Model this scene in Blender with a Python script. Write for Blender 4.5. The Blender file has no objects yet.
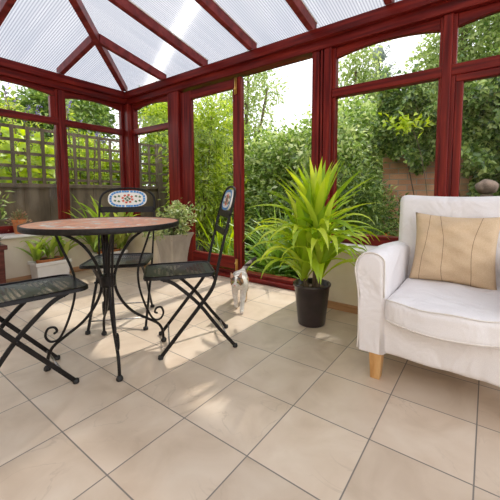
import bpy, bmesh, math, random
import numpy as np
from mathutils import Vector, Matrix, Euler

random.seed(7)
RNG = np.random.default_rng(7)
SC = bpy.context.scene
COL = SC.collection
PI = math.pi
R = math.radians
T = 0.305                      # floor tile pitch

# ------------------------------------------------------------------ materials
def new_mat(name):
    m = bpy.data.materials.new(name)
    m.use_nodes = True
    nt = m.node_tree
    nt.nodes.clear()
    out = nt.nodes.new('ShaderNodeOutputMaterial')
    return m, nt, out

def N(nt, kind, **kw):
    n = nt.nodes.new('ShaderNode' + kind)
    for k, v in kw.items():
        if k.startswith('i_'):
            key = k[2:]
            n.inputs[int(key) if key.isdigit() else key].default_value = v
        else:
            setattr(n, k, v)
    return n

def LK(nt, a, b):
    nt.links.new(a, b)

def ramp(nt, fac, stops):
    r = nt.nodes.new('ShaderNodeValToRGB')
    el = r.color_ramp.elements
    while len(el) < len(stops):
        el.new(0.5)
    for e, (p, c) in zip(el, stops):
        e.position = p
        e.color = (*c, 1) if len(c) == 3 else c
    LK(nt, fac, r.inputs['Fac'])
    return r.outputs['Color']

def coords(nt, scale=(1, 1, 1), kind='Object'):
    tc = N(nt, 'TexCoord')
    mp = N(nt, 'Mapping')
    mp.inputs['Scale'].default_value = scale
    LK(nt, tc.outputs[kind], mp.inputs['Vector'])
    return mp.outputs['Vector']

def mat_basic(name, c1, c2=None, rough=.5, metal=0., scale=(20, 20, 20), bump=0., detail=6, spec=.5, noise_lo=.35, noise_hi=.65, bscale=None):
    m, nt, out = new_mat(name)
    p = N(nt, 'BsdfPrincipled')
    p.inputs['Roughness'].default_value = rough
    p.inputs['Metallic'].default_value = metal
    p.inputs['Specular IOR Level'].default_value = spec
    nz = N(nt, 'TexNoise')
    nz.inputs['Scale'].default_value = 1
    nz.inputs['Detail'].default_value = detail
    LK(nt, coords(nt, scale), nz.inputs['Vector'])
    LK(nt, ramp(nt, nz.outputs['Fac'], [(noise_lo, c1), (noise_hi, c2 or c1)]), p.inputs['Base Color'])
    if bump:
        b = N(nt, 'Bump')
        b.inputs['Strength'].default_value = bump
        b.inputs['Distance'].default_value = .01
        if bscale:
            n2 = N(nt, 'TexNoise'); n2.inputs['Scale'].default_value = 1; n2.inputs['Detail'].default_value = 4
            LK(nt, coords(nt, bscale), n2.inputs['Vector'])
            LK(nt, n2.outputs['Fac'], b.inputs['Height'])
        else:
            LK(nt, nz.outputs['Fac'], b.inputs['Height'])
        LK(nt, b.outputs['Normal'], p.inputs['Normal'])
    LK(nt, p.outputs[0], out.inputs['Surface'])
    return m

def mat_leaf(name, dark, mid, light, trans=.45, rough=.4, gloss=.06, along=None):
    """leaf: every leaf (mesh island) gets its own tone; light shines through"""
    m, nt, out = new_mat(name)
    g = N(nt, 'NewGeometry')
    if name.split('_')[0] in ('pale', 'lime', 'green', 'ivy', 'tree', 'garden'):
        dark, mid, light = [tuple(q * .86 for q in c) for c in (dark, mid, light)]
    col = ramp(nt, g.outputs['Random Per Island'], [(0, dark), (.5, mid), (1, light)])
    if along:
        nz = N(nt, 'TexNoise'); nz.inputs['Scale'].default_value = along
        LK(nt, coords(nt), nz.inputs['Vector'])
        mx = N(nt, 'Mix', data_type='RGBA', blend_type='MULTIPLY')
        mx.inputs['Factor'].default_value = .6
        LK(nt, col, mx.inputs[6])
        LK(nt, ramp(nt, nz.outputs['Fac'], [(.3, (.55, .6, .5)), (.7, (1.2, 1.2, 1.1))]), mx.inputs[7])
        col = mx.outputs[2]
    d = N(nt, 'BsdfDiffuse')
    t = N(nt, 'BsdfTranslucent')
    gl = N(nt, 'BsdfGlossy')
    gl.inputs['Roughness'].default_value = rough
    LK(nt, col, d.inputs['Color'])
    hs = N(nt, 'HueSaturation')
    hs.inputs['Hue'].default_value = .485
    hs.inputs['Saturation'].default_value = 1.1
    hs.inputs['Value'].default_value = 1.25
    LK(nt, col, hs.inputs['Color'])
    LK(nt, hs.outputs[0], t.inputs['Color'])
    m1 = N(nt, 'MixShader'); m1.inputs[0].default_value = trans
    LK(nt, d.outputs[0], m1.inputs[1]); LK(nt, t.outputs[0], m1.inputs[2])
    m2 = N(nt, 'MixShader'); m2.inputs[0].default_value = gloss
    LK(nt, m1.outputs[0], m2.inputs[1]); LK(nt, gl.outputs[0], m2.inputs[2])
    LK(nt, m2.outputs[0], out.inputs['Surface'])
    return m

M = {}

def mat_wood(name, a, b, c, stretch):
    m, nt, out = new_mat(name)
    p = N(nt, 'BsdfPrincipled')
    p.inputs['Roughness'].default_value = .36
    p.inputs['Specular IOR Level'].default_value = .22
    nz = N(nt, 'TexNoise'); nz.inputs['Scale'].default_value = 1; nz.inputs['Detail'].default_value = 8
    LK(nt, coords(nt, stretch), nz.inputs['Vector'])
    LK(nt, ramp(nt, nz.outputs['Fac'], [(.3, a), (.5, b), (.72, c)]), p.inputs['Base Color'])
    bp = N(nt, 'Bump'); bp.inputs['Strength'].default_value = .12; bp.inputs['Distance'].default_value = .004
    LK(nt, nz.outputs['Fac'], bp.inputs['Height']); LK(nt, bp.outputs['Normal'], p.inputs['Normal'])
    LK(nt, p.outputs[0], out.inputs['Surface'])
    return m

REDA, REDB, REDC = (.065, .004, .004), (.155, .010, .008), (.27, .026, .015)
M['wood_v'] = mat_wood('mahogany_upright', REDA, REDB, REDC, (38, 38, 2.2))
M['wood_x'] = mat_wood('mahogany_along_x', REDA, REDB, REDC, (2.2, 38, 38))
M['wood_y'] = mat_wood('mahogany_along_y', REDA, REDB, REDC, (38, 2.2, 38))
M['rafter'] = mat_wood('rafter_wood', (.12, .018, .018), (.22, .03, .03), (.32, .055, .05), (14, 14, 14))
M['pine'] = mat_wood('pine_skirting', (.36, .19, .09), (.48, .27, .14), (.56, .35, .2), (3, 3, 40))
M['oak'] = mat_wood('oak_leg', (.50, .26, .09), (.62, .35, .14), (.70, .44, .2), (40, 40, 5))
M['planter_wood'] = mat_wood('planter_wood', (.06, .018, .014), (.10, .03, .022), (.15, .05, .04), (5, 5, 40))
M['wall'] = mat_basic('cream_render', (.74, .64, .49), (.80, .71, .57), rough=.8, scale=(6, 6, 6), bump=.1, bscale=(60, 60, 60))
M['sill'] = mat_basic('white_sill', (.80, .77, .72), (.84, .81, .77), rough=.4, scale=(8, 8, 8))
M['iron'] = mat_basic('dark_iron', (.007, .006, .006), (.016, .013, .012), rough=.4, metal=.1, spec=.25, scale=(60, 60, 60), bump=.15)
M['steel'] = mat_basic('worn_steel_rod', (.28, .27, .27), (.5, .48, .46), rough=.35, metal=.9, scale=(60, 60, 60))
M['rubber'] = mat_basic('black_rubber', (.008, .008, .008), (.015, .015, .015), rough=.6)
M['brass'] = mat_basic('brass', (.62, .38, .09), (.75, .5, .16), rough=.3, metal=.9)
M['mosaic_white'] = mat_basic('mosaic_ground', (.78, .74, .68), (.86, .84, .8), rough=.35, scale=(150, 150, 150))
M['mosaic_blue'] = mat_basic('mosaic_blue', (.02, .18, .50), (.07, .33, .70), rough=.3, scale=(90, 90, 90))
M['mosaic_red'] = mat_basic('mosaic_red', (.50, .05, .02), (.68, .12, .05), rough=.3, scale=(90, 90, 90))
M['mosaic_green'] = mat_basic('mosaic_green', (.03, .10, .03), (.08, .18, .07), rough=.3, scale=(90, 90, 90))
M['terracotta'] = mat_basic('terracotta', (.56, .17, .05), (.68, .26, .10), rough=.75, scale=(25, 25, 25))
M['soil'] = mat_basic('soil', (.03, .018, .01), (.10, .06, .035), rough=.95, scale=(70, 70, 70), bump=.6)
M['white_plastic'] = mat_basic('white_planter', (.74, .72, .68), (.80, .78, .75), rough=.45, scale=(10, 10, 10))
M['black_pot'] = mat_basic('black_pot', (.022, .015, .018), (.04, .028, .03), rough=.28, scale=(12, 12, 12))
M['bark'] = mat_basic('bark', (.10, .065, .04), (.20, .14, .09), rough=.9, scale=(30, 30, 8), bump=.5)
M['stem'] = mat_basic('green_stem', (.25, .20, .07), (.36, .32, .12), rough=.7, scale=(30, 30, 30))
M['earth'] = mat_basic('garden_soil', (.045, .032, .02), (.10, .075, .05), rough=.95, scale=(5, 5, 5), bump=.6, bscale=(25, 25, 25))
M['fence'] = mat_basic('weathered_fence', (.10, .075, .05), (.205, .155, .10), rough=.9, scale=(8, 8, 2), bump=.3)
M['boulder'] = mat_basic('mossy_stone', (.16, .12, .09), (.36, .26, .2), rough=.95, scale=(14, 14, 14), bump=.6)

def mat_floor():
    m, nt, out = new_mat('stone_tiles')
    p = N(nt, 'BsdfPrincipled')
    tc = N(nt, 'TexCoord')
    sep = N(nt, 'SeparateXYZ'); LK(nt, tc.outputs['Object'], sep.inputs[0])
    def math_(op, a, b=None):
        n = N(nt, 'Math', operation=op)
        for k, v in ((0, a), (1, b)):
            if v is None: continue
            if isinstance(v, (int, float)): n.inputs[k].default_value = v
            else: LK(nt, v, n.inputs[k])
        return n.outputs[0]
    cell, edge = [], []
    for ax in ('X', 'Y'):
        q = math_('DIVIDE', sep.outputs[ax], T)
        cell.append(math_('FLOOR', q))
        fr = math_('FRACT', q)
        e = math_('ABSOLUTE', math_('SUBTRACT', fr, .5))
        edge.append(e)
    mx = math_('MAXIMUM', edge[0], edge[1])
    gro = N(nt, 'MapRange'); gro.interpolation_type = 'SMOOTHSTEP'
    gro.inputs[1].default_value = .4905; gro.inputs[2].default_value = .495
    LK(nt, mx, gro.inputs[0])
    comb = N(nt, 'CombineXYZ'); LK(nt, cell[0], comb.inputs[0]); LK(nt, cell[1], comb.inputs[1])
    wn = N(nt, 'TexWhiteNoise', noise_dimensions='3D'); LK(nt, comb.outputs[0], wn.inputs['Vector'])
    # each tile is cut from a different bit of stone
    vm = N(nt, 'VectorMath', operation='SCALE'); vm.inputs['Scale'].default_value = 7; LK(nt, wn.outputs['Color'], vm.inputs[0])
    va = N(nt, 'VectorMath', operation='ADD'); LK(nt, tc.outputs['Object'], va.inputs[0]); LK(nt, vm.outputs[0], va.inputs[1])
    n1 = N(nt, 'TexNoise'); n1.inputs['Scale'].default_value = 5; n1.inputs['Detail'].default_value = 7; n1.inputs['Distortion'].default_value = .6
    LK(nt, va.outputs[0], n1.inputs['Vector'])
    base = ramp(nt, n1.outputs['Fac'], [(.28, (.52, .405, .30)), (.5, (.62, .50, .385)), (.72, (.68, .57, .455))])
    n2 = N(nt, 'TexNoise'); n2.inputs['Scale'].default_value = 3.2; n2.inputs['Detail'].default_value = 9; n2.inputs['Distortion'].default_value = 1.6
    LK(nt, va.outputs[0], n2.inputs['Vector'])
    vein = math_('ABSOLUTE', math_('SUBTRACT', n2.outputs['Fac'], .5))
    vf = N(nt, 'MapRange'); vf.inputs[1].default_value = 0; vf.inputs[2].default_value = .012; vf.inputs[3].default_value = .28; vf.inputs[4].default_value = 0
    LK(nt, vein, vf.inputs[0])
    n3 = N(nt, 'TexNoise'); n3.inputs['Scale'].default_value = 2.2; LK(nt, va.outputs[0], n3.inputs['Vector'])
    gate = N(nt, 'MapRange'); gate.inputs[1].default_value = .5; gate.inputs[2].default_value = .62; LK(nt, n3.outputs['Fac'], gate.inputs[0])
    vv = math_('MULTIPLY', vf.outputs[0], gate.outputs[0])
    m0 = N(nt, 'Mix', data_type='RGBA'); LK(nt, vv, m0.inputs[0]); LK(nt, base, m0.inputs[6]); m0.inputs[7].default_value = (.27, .2, .15, 1)
    # tile to tile tone
    tone = N(nt, 'MapRange'); tone.inputs[3].default_value = .92; tone.inputs[4].default_value = 1.06; LK(nt, wn.outputs['Value'], tone.inputs[0])
    mt = N(nt, 'VectorMath', operation='SCALE'); LK(nt, m0.outputs[2], mt.inputs[0]); LK(nt, tone.outputs[0], mt.inputs['Scale'])
    m1 = N(nt, 'Mix', data_type='RGBA'); LK(nt, gro.outputs[0], m1.inputs[0]); LK(nt, mt.outputs[0], m1.inputs[6]); m1.inputs[7].default_value = (.20, .175, .155, 1)
    LK(nt, m1.outputs[2], p.inputs['Base Color'])
    rr = N(nt, 'MapRange'); rr.inputs[3].default_value = .30; rr.inputs[4].default_value = .48; LK(nt, n1.outputs['Fac'], rr.inputs[0])
    LK(nt, rr.outputs[0], p.inputs['Roughness'])
    bp = N(nt, 'Bump'); bp.inputs['Strength'].default_value = .25; bp.inputs['Distance'].default_value = .003; bp.invert = True
    LK(nt, gro.outputs[0], bp.inputs['Height']); LK(nt, bp.outputs['Normal'], p.inputs['Normal'])
    LK(nt, p.outputs[0], out.inputs['Surface'])
    return m
M['floor'] = mat_floor()

def mat_brick():
    m, nt, out = new_mat('old_brick')
    p = N(nt, 'BsdfPrincipled'); p.inputs['Roughness'].default_value = .9
    tc = N(nt, 'TexCoord'); sep = N(nt, 'SeparateXYZ'); LK(nt, tc.outputs['Object'], sep.inputs[0])
    cb = N(nt, 'CombineXYZ'); LK(nt, sep.outputs['X'], cb.inputs[0]); LK(nt, sep.outputs['Z'], cb.inputs[1])
    b = N(nt, 'TexBrick')
    b.inputs['Scale'].default_value = 1
    b.inputs['Brick Width'].default_value = .225; b.inputs['Row Height'].default_value = .075; b.inputs['Mortar Size'].default_value = .006
    b.inputs['Color1'].default_value = (.52, .25, .14, 1); b.inputs['Color2'].default_value = (.74, .40, .24, 1); b.inputs['Mortar'].default_value = (.40, .34, .27, 1)
    LK(nt, cb.outputs[0], b.inputs['Vector'])
    nz = N(nt, 'TexNoise'); nz.inputs['Scale'].default_value = 4; nz.inputs['Detail'].default_value = 8
    LK(nt, tc.outputs['Object'], nz.inputs['Vector'])
    mx = N(nt, 'Mix', data_type='RGBA'); LK(nt, ramp(nt, nz.outputs['Fac'], [(.45, (0, 0, 0)), (.65, (.6, .6, .6))]), mx.inputs[0])
    LK(nt, b.outputs['Color'], mx.inputs[6]); mx.inputs[7].default_value = (.20, .20, .09, 1)
    LK(nt, mx.outputs[2], p.inputs['Base Color'])
    bp = N(nt, 'Bump'); bp.inputs['Strength'].default_value = .5; bp.inputs['Distance'].default_value = .01; bp.invert = True
    LK(nt, b.outputs['Fac'], bp.inputs['Height']); LK(nt, bp.outputs['Normal'], p.inputs['Normal'])
    LK(nt, p.outputs[0], out.inputs['Surface'])
    return m
M['brick'] = mat_brick()

def mat_glass():
    m, nt, out = new_mat('window_glass')
    t = N(nt, 'BsdfTransparent'); t.inputs['Color'].default_value = (.95, .965, .955, 1)
    g = N(nt, 'BsdfGlossy'); g.inputs['Roughness'].default_value = .01
    f = N(nt, 'Fresnel'); f.inputs['IOR'].default_value = 1.2
    mx = N(nt, 'MixShader')
    LK(nt, f.outputs[0], mx.inputs[0]); LK(nt, t.outputs[0], mx.inputs[1]); LK(nt, g.outputs[0], mx.inputs[2])
    LK(nt, mx.outputs[0], out.inputs['Surface'])
    return m
M['glass'] = mat_glass()

def mat_poly(name, axis):
    """multiwall polycarbonate: thin ribs every 17 mm across the given axis"""
    m, nt, out = new_mat(name)
    tc = N(nt, 'TexCoord'); sep = N(nt, 'SeparateXYZ'); LK(nt, tc.outputs['Object'], sep.inputs[0])
    mul = N(nt, 'Math', operation='MULTIPLY'); mul.inputs[1].default_value = 1 / .021
    LK(nt, sep.outputs[axis], mul.inputs[0])
    fr = N(nt, 'Math', operation='FRACT'); LK(nt, mul.outputs[0], fr.inputs[0])
    fac = ramp(nt, fr.outputs[0], [(0, (1, 1, 1)), (.16, (.75, .75, .75)), (.34, (0, 0, 0)), (.72, (0, 0, 0)), (.9, (.75, .75, .75)), (1, (1, 1, 1))])
    big = N(nt, 'Mapping'); sc = {'X': (9, .6, .6), 'Y': (.6, 9, .6)}[axis]; big.inputs['Scale'].default_value = sc
    LK(nt, tc.outputs['Object'], big.inputs['Vector'])
    nz = N(nt, 'TexNoise'); nz.inputs['Scale'].default_value = 1; nz.inputs['Detail'].default_value = 3; LK(nt, big.outputs[0], nz.inputs['Vector'])
    clear = N(nt, 'BsdfTransparent')
    LK(nt, ramp(nt, nz.outputs['Fac'], [(.35, (.29, .30, .33)), (.65, (.37, .37, .385))]), clear.inputs['Color'])
    rib = N(nt, 'BsdfTransparent'); rib.inputs['Color'].default_value = (.15, .16, .19, 1)
    tl = N(nt, 'BsdfTranslucent'); tl.inputs['Color'].default_value = (.70, .71, .75, 1)
    gl = N(nt, 'BsdfGlossy'); gl.inputs['Roughness'].default_value = .12
    a = N(nt, 'MixShader'); a.inputs[0].default_value = .10
    LK(nt, rib.outputs[0], a.inputs[1]); LK(nt, tl.outputs[0], a.inputs[2])
    c = N(nt, 'MixShader'); c.inputs[0].default_value = .10
    LK(nt, clear.outputs[0], c.inputs[1]); LK(nt, tl.outputs[0], c.inputs[2])
    # the flutes act like glass rods: they fan the sun out across themselves
    hr = N(nt, 'BsdfHair', component='Transmission'); hr.inputs['Color'].default_value = (1, 1, 1, 1)
    hr.inputs['RoughnessU'].default_value = .0022; hr.inputs['RoughnessV'].default_value = 1.0
    tv = N(nt, 'CombineXYZ')
    for q_, v_ in zip('XYZ', (0, -.98, .196) if axis == 'X' else (.98, 0, .196)): tv.inputs[q_].default_value = v_
    LK(nt, tv.outputs[0], hr.inputs['Tangent'])
    c2 = N(nt, 'MixShader'); c2.inputs[0].default_value = .045
    LK(nt, c.outputs[0], c2.inputs[1]); LK(nt, hr.outputs[0], c2.inputs[2]); c = c2
    b = N(nt, 'MixShader'); LK(nt, fac, b.inputs[0]); LK(nt, c.outputs[0], b.inputs[1]); LK(nt, a.outputs[0], b.inputs[2])
    f = N(nt, 'Fresnel'); f.inputs['IOR'].default_value = 1.35
    d = N(nt, 'MixShader'); LK(nt, f.outputs[0], d.inputs[0]); LK(nt, b.outputs[0], d.inputs[1]); LK(nt, gl.outputs[0], d.inputs[2])
    LK(nt, d.outputs[0], out.inputs['Surface'])
    return m
M['poly_x'] = mat_poly('polycarbonate_ribs_x', 'X')
M['poly_y'] = mat_poly('polycarbonate_ribs_y', 'Y')

def mat_perforated():
    """sheet steel punched with rows of slots"""
    m, nt, out = new_mat('perforated_steel')
    p = N(nt, 'BsdfPrincipled'); p.inputs['Base Color'].default_value = (.022, .024, .03, 1)
    p.inputs['Roughness'].default_value = .33; p.inputs['Metallic'].default_value = .3
    tc = N(nt, 'TexCoord'); sep = N(nt, 'SeparateXYZ'); LK(nt, tc.outputs['Object'], sep.inputs[0])
    def mth(op, a, b=None, c=None):
        n = N(nt, 'Math', operation=op)
        for k, v in enumerate((a, b, c)):
            if v is None: continue
            if isinstance(v, (int, float)): n.inputs[k].default_value = v
            else: LK(nt, v, n.inputs[k])
        return n.outputs[0]
    fx = mth('ABSOLUTE', mth('SUBTRACT', mth('FRACT', mth('DIVIDE', sep.outputs['X'], .022)), .5))
    fy = mth('ABSOLUTE', mth('SUBTRACT', mth('FRACT', mth('DIVIDE', sep.outputs['Y'], .0105)), .5))
    hole = mth('MULTIPLY', mth('LESS_THAN', fx, .31), mth('LESS_THAN', fy, .13))
    # solid bands curving across the seat, solid margin
    band = mth('SINE', mth('ADD', mth('MULTIPLY', sep.outputs['X'], 38), mth('MULTIPLY', mth('COSINE', mth('MULTIPLY', sep.outputs['Y'], 14)), 2.2)))
    hole = mth('MULTIPLY', hole, mth('GREATER_THAN', band, -.55))
    hole = mth('MULTIPLY', hole, mth('LESS_THAN', mth('ABSOLUTE', sep.outputs['Y']), .14))
    hole = mth('MULTIPLY', hole, mth('LESS_THAN', mth('ABSOLUTE', mth('ADD', sep.outputs['X'], .10)), .15))
    t = N(nt, 'BsdfTransparent')
    mx = N(nt, 'MixShader'); LK(nt, hole, mx.inputs[0]); LK(nt, p.outputs[0], mx.inputs[1]); LK(nt, t.outputs[0], mx.inputs[2])
    LK(nt, mx.outputs[0], out.inputs['Surface'])
    return m
M['perf'] = mat_perforated()

def mat_tabletop():
    m, nt, out = new_mat('terracotta_mosaic')
    p = N(nt, 'BsdfPrincipled'); p.inputs['Roughness'].default_value = .42
    tc = N(nt, 'TexCoord')
    vo = N(nt, 'TexVoronoi'); vo.inputs['Scale'].default_value = 34; LK(nt, tc.outputs['Object'], vo.inputs['Vector'])
    ve = N(nt, 'TexVoronoi', feature='DISTANCE_TO_EDGE'); ve.inputs['Scale'].default_value = 34; LK(nt, tc.outputs['Object'], ve.inputs['Vector'])
    sp = N(nt, 'SeparateColor'); LK(nt, vo.outputs['Color'], sp.inputs[0])
    terra = ramp(nt, sp.outputs[0], [(0, (.54, .19, .095)), (.5, (.64, .26, .14)), (1, (.74, .38, .23))])
    pale = ramp(nt, sp.outputs[1], [(0, (.38, .36, .36)), (.5, (.62, .58, .54)), (1, (.75, .70, .64))])
    ln = N(nt, 'VectorMath', operation='LENGTH')
    sx = N(nt, 'VectorMath', operation='MULTIPLY'); sx.inputs[1].default_value = (1, 1, 0); LK(nt, vo.outputs['Position'], sx.inputs[0])
    LK(nt, sx.outputs[0], ln.inputs[0])
    ring = ramp(nt, ln.outputs['Value'], [(0, (0, 0, 0)), (.055, (0, 0, 0)), (.06, (1, 1, 1)), (.10, (1, 1, 1)), (.105, (0, 0, 0)), (.235, (0, 0, 0)), (.24, (1, 1, 1)), (.285, (1, 1, 1)), (.29, (0, 0, 0))])
    ck = N(nt, 'Math', operation='GREATER_THAN'); ck.inputs[1].default_value = .42; LK(nt, sp.outputs[2], ck.inputs[0])
    mu = N(nt, 'Math', operation='MULTIPLY'); LK(nt, ring, mu.inputs[0]); LK(nt, ck.outputs[0], mu.inputs[1])
    mx = N(nt, 'Mix', data_type='RGBA'); LK(nt, mu.outputs[0], mx.inputs[0]); LK(nt, terra, mx.inputs[6]); LK(nt, pale, mx.inputs[7])
    gr = N(nt, 'MapRange'); gr.inputs[1].default_value = .02; gr.inputs[2].default_value = .06; LK(nt, ve.outputs['Distance'], gr.inputs[0])
    m2 = N(nt, 'Mix', data_type='RGBA'); LK(nt, gr.outputs[0], m2.inputs[0]); m2.inputs[6].default_value = (.45, .30, .23, 1); LK(nt, mx.outputs[2], m2.inputs[7])
    LK(nt, m2.outputs[2], p.inputs['Base Color'])
    LK(nt, p.outputs[0], out.inputs['Surface'])
    return m
M['tabletop'] = mat_tabletop()

def mat_cloth(name, c1, c2, weave=350, wr=.5, wscale=(6, 6, 5)):
    m, nt, out = new_mat(name)
    p = N(nt, 'BsdfPrincipled'); p.inputs['Roughness'].default_value = .85
    p.inputs['Sheen Weight'].default_value = .15
    nz = N(nt, 'TexNoise'); nz.inputs['Scale'].default_value = 1; nz.inputs['Detail'].default_value = 3; nz.inputs['Distortion'].default_value = .8
    LK(nt, coords(nt, wscale), nz.inputs['Vector'])
    n2 = N(nt, 'TexNoise'); n2.inputs['Scale'].default_value = weave
    LK(nt, coords(nt), n2.inputs['Vector'])
    LK(nt, ramp(nt, n2.outputs['Fac'], [(.3, c1), (.7, c2)]), p.inputs['Base Color'])
    b1 = N(nt, 'Bump'); b1.inputs['Strength'].default_value = wr; b1.inputs['Distance'].default_value = .06; LK(nt, nz.outputs['Fac'], b1.inputs['Height'])
    b2 = N(nt, 'Bump'); b2.inputs['Strength'].default_value = .15; b2.inputs['Distance'].default_value = .002
    LK(nt, n2.outputs['Fac'], b2.inputs['Height']); LK(nt, b1.outputs[0], b2.inputs['Normal'])
    LK(nt, b2.outputs[0], p.inputs['Normal'])
    LK(nt, p.outputs[0], out.inputs['Surface'])
    return m
M['slipcover'] = mat_cloth('white_cotton', (.78, .755, .765), (.84, .815, .825))
M['piping'] = mat_cloth('white_piping', (.70, .66, .62), (.78, .74, .70))

def mat_pillow():
    m, nt, out = new_mat('beige_linen')
    p = N(nt, 'BsdfPrincipled'); p.inputs['Roughness'].default_value = .8
    tc = N(nt, 'TexCoord'); sep = N(nt, 'SeparateXYZ'); LK(nt, tc.outputs['Object'], sep.inputs[0])
    def mth(op, a, b=None):
        n = N(nt, 'Math', operation=op)
        for k, v in ((0, a), (1, b)):
            if v is None: continue
            if isinstance(v, (int, float)): n.inputs[k].default_value = v
            else: LK(nt, v, n.inputs[k])
        return n.outputs[0]
    tot = None
    zn = mth('DIVIDE', sep.outputs['Z'], .18)
    for x0, a1, a2, k, ph in ((-.126, .013, .005, 3.0, .6), (-.046, -.020, .008, 3.2, .8), (.092, .018, .012, 2.6, -1.9)):
        c = mth('ADD', mth('MULTIPLY', zn, a1), mth('ADD', mth('MULTIPLY', mth('SINE', mth('ADD', mth('MULTIPLY', zn, k), ph)), a2), x0))
        d = mth('LESS_THAN', mth('ABSOLUTE', mth('SUBTRACT', sep.outputs['X'], c)), .0012)
        tot = d if tot is None else mth('MAXIMUM', tot, d)
    n2 = N(nt, 'TexNoise'); n2.inputs['Scale'].default_value = 260; LK(nt, coords(nt), n2.inputs['Vector'])
    base = ramp(nt, n2.outputs['Fac'], [(.3, (.58, .42, .26)), (.7, (.66, .50, .33))])
    mx = N(nt, 'Mix', data_type='RGBA'); LK(nt, tot, mx.inputs[0]); LK(nt, base, mx.inputs[6]); mx.inputs[7].default_value = (.24, .14, .08, 1)
    LK(nt, mx.outputs[2], p.inputs['Base Color'])
    nz = N(nt, 'TexNoise'); nz.inputs['Scale'].default_value = 1; nz.inputs['Detail'].default_value = 3; nz.inputs['Distortion'].default_value = 1
    LK(nt, coords(nt, (9, 9, 6)), nz.inputs['Vector'])
    b1 = N(nt, 'Bump'); b1.inputs['Strength'].default_value = .45; b1.inputs['Distance'].default_value = .02; LK(nt, nz.outputs['Fac'], b1.inputs['Height'])
    LK(nt, b1.outputs[0], p.inputs['Normal'])
    LK(nt, p.outputs[0], out.inputs['Surface'])
    return m
M['pillow'] = mat_pillow()

def mat_urn():
    m = mat_basic('grey_glazed_urn', (.34, .305, .255), (.46, .415, .35), rough=.3, metal=.2, scale=(9, 9, 4))
    return m
M['urn'] = mat_urn()

# foliage tones
M['yucca'] = mat_leaf('bright_strap_leaf', (.24, .42, .012), (.42, .60, .03), (.62, .74, .08), trans=.42, gloss=.07)
M['clivia'] = mat_leaf('clivia_leaf', (.16, .30, .03), (.32, .46, .06), (.60, .66, .16), trans=.4, gloss=.07)
M['jade'] = mat_leaf('jade_leaf', (.13, .24, .05), (.36, .45, .13), (.64, .66, .32), trans=.25, gloss=.1)
M['cactus'] = mat_leaf('succulent_leaf', (.22, .30, .12), (.42, .34, .18), (.62, .32, .20), trans=.2)
M['grey_plant'] = mat_leaf('grey_plant_leaf', (.12, .13, .09), (.2, .2, .14), (.3, .3, .22), trans=.2)
M['pale'] = mat_leaf('pale_shrub_leaf', (.10, .19, .03), (.34, .52, .11), (.76, .84, .40), trans=.4, gloss=.07)
M['lime'] = mat_leaf('lime_shrub_leaf', (.17, .28, .03), (.40, .56, .06), (.68, .78, .16), trans=.5, gloss=.04)
M['green'] = mat_leaf('green_shrub_leaf', (.08, .15, .03), (.21, .34, .07), (.44, .56, .16), trans=.42, gloss=.05)
M['dark'] = mat_leaf('ivy_leaf', (.05, .12, .02), (.18, .31, .05), (.52, .64, .18), trans=.35, gloss=.06)
M['blue'] = mat_leaf('conifer_needle', (.10, .14, .11), (.20, .25, .21), (.34, .38, .33), trans=.2, gloss=.03)
M['tree'] = mat_leaf('tree_leaf', (.20, .30, .08), (.38, .50, .16), (.62, .70, .32), trans=.5, gloss=.04)
M['strap'] = mat_leaf('garden_strap_leaf', (.14, .32, .04), (.34, .60, .09), (.60, .78, .22), trans=.4, gloss=.09)
M['purple'] = mat_leaf('purple_petal', (.18, .11, .35), (.28, .18, .5), (.4, .3, .6), trans=.4)
M['redpetal'] = mat_leaf('red_petal', (.6, .05, .01), (.75, .1, .02), (.85, .2, .04), trans=.4)
M['yellowleaf'] = mat_leaf('young_leaf', (.35, .5, .03), (.5, .66, .05), (.66, .76, .1), trans=.5)

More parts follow.
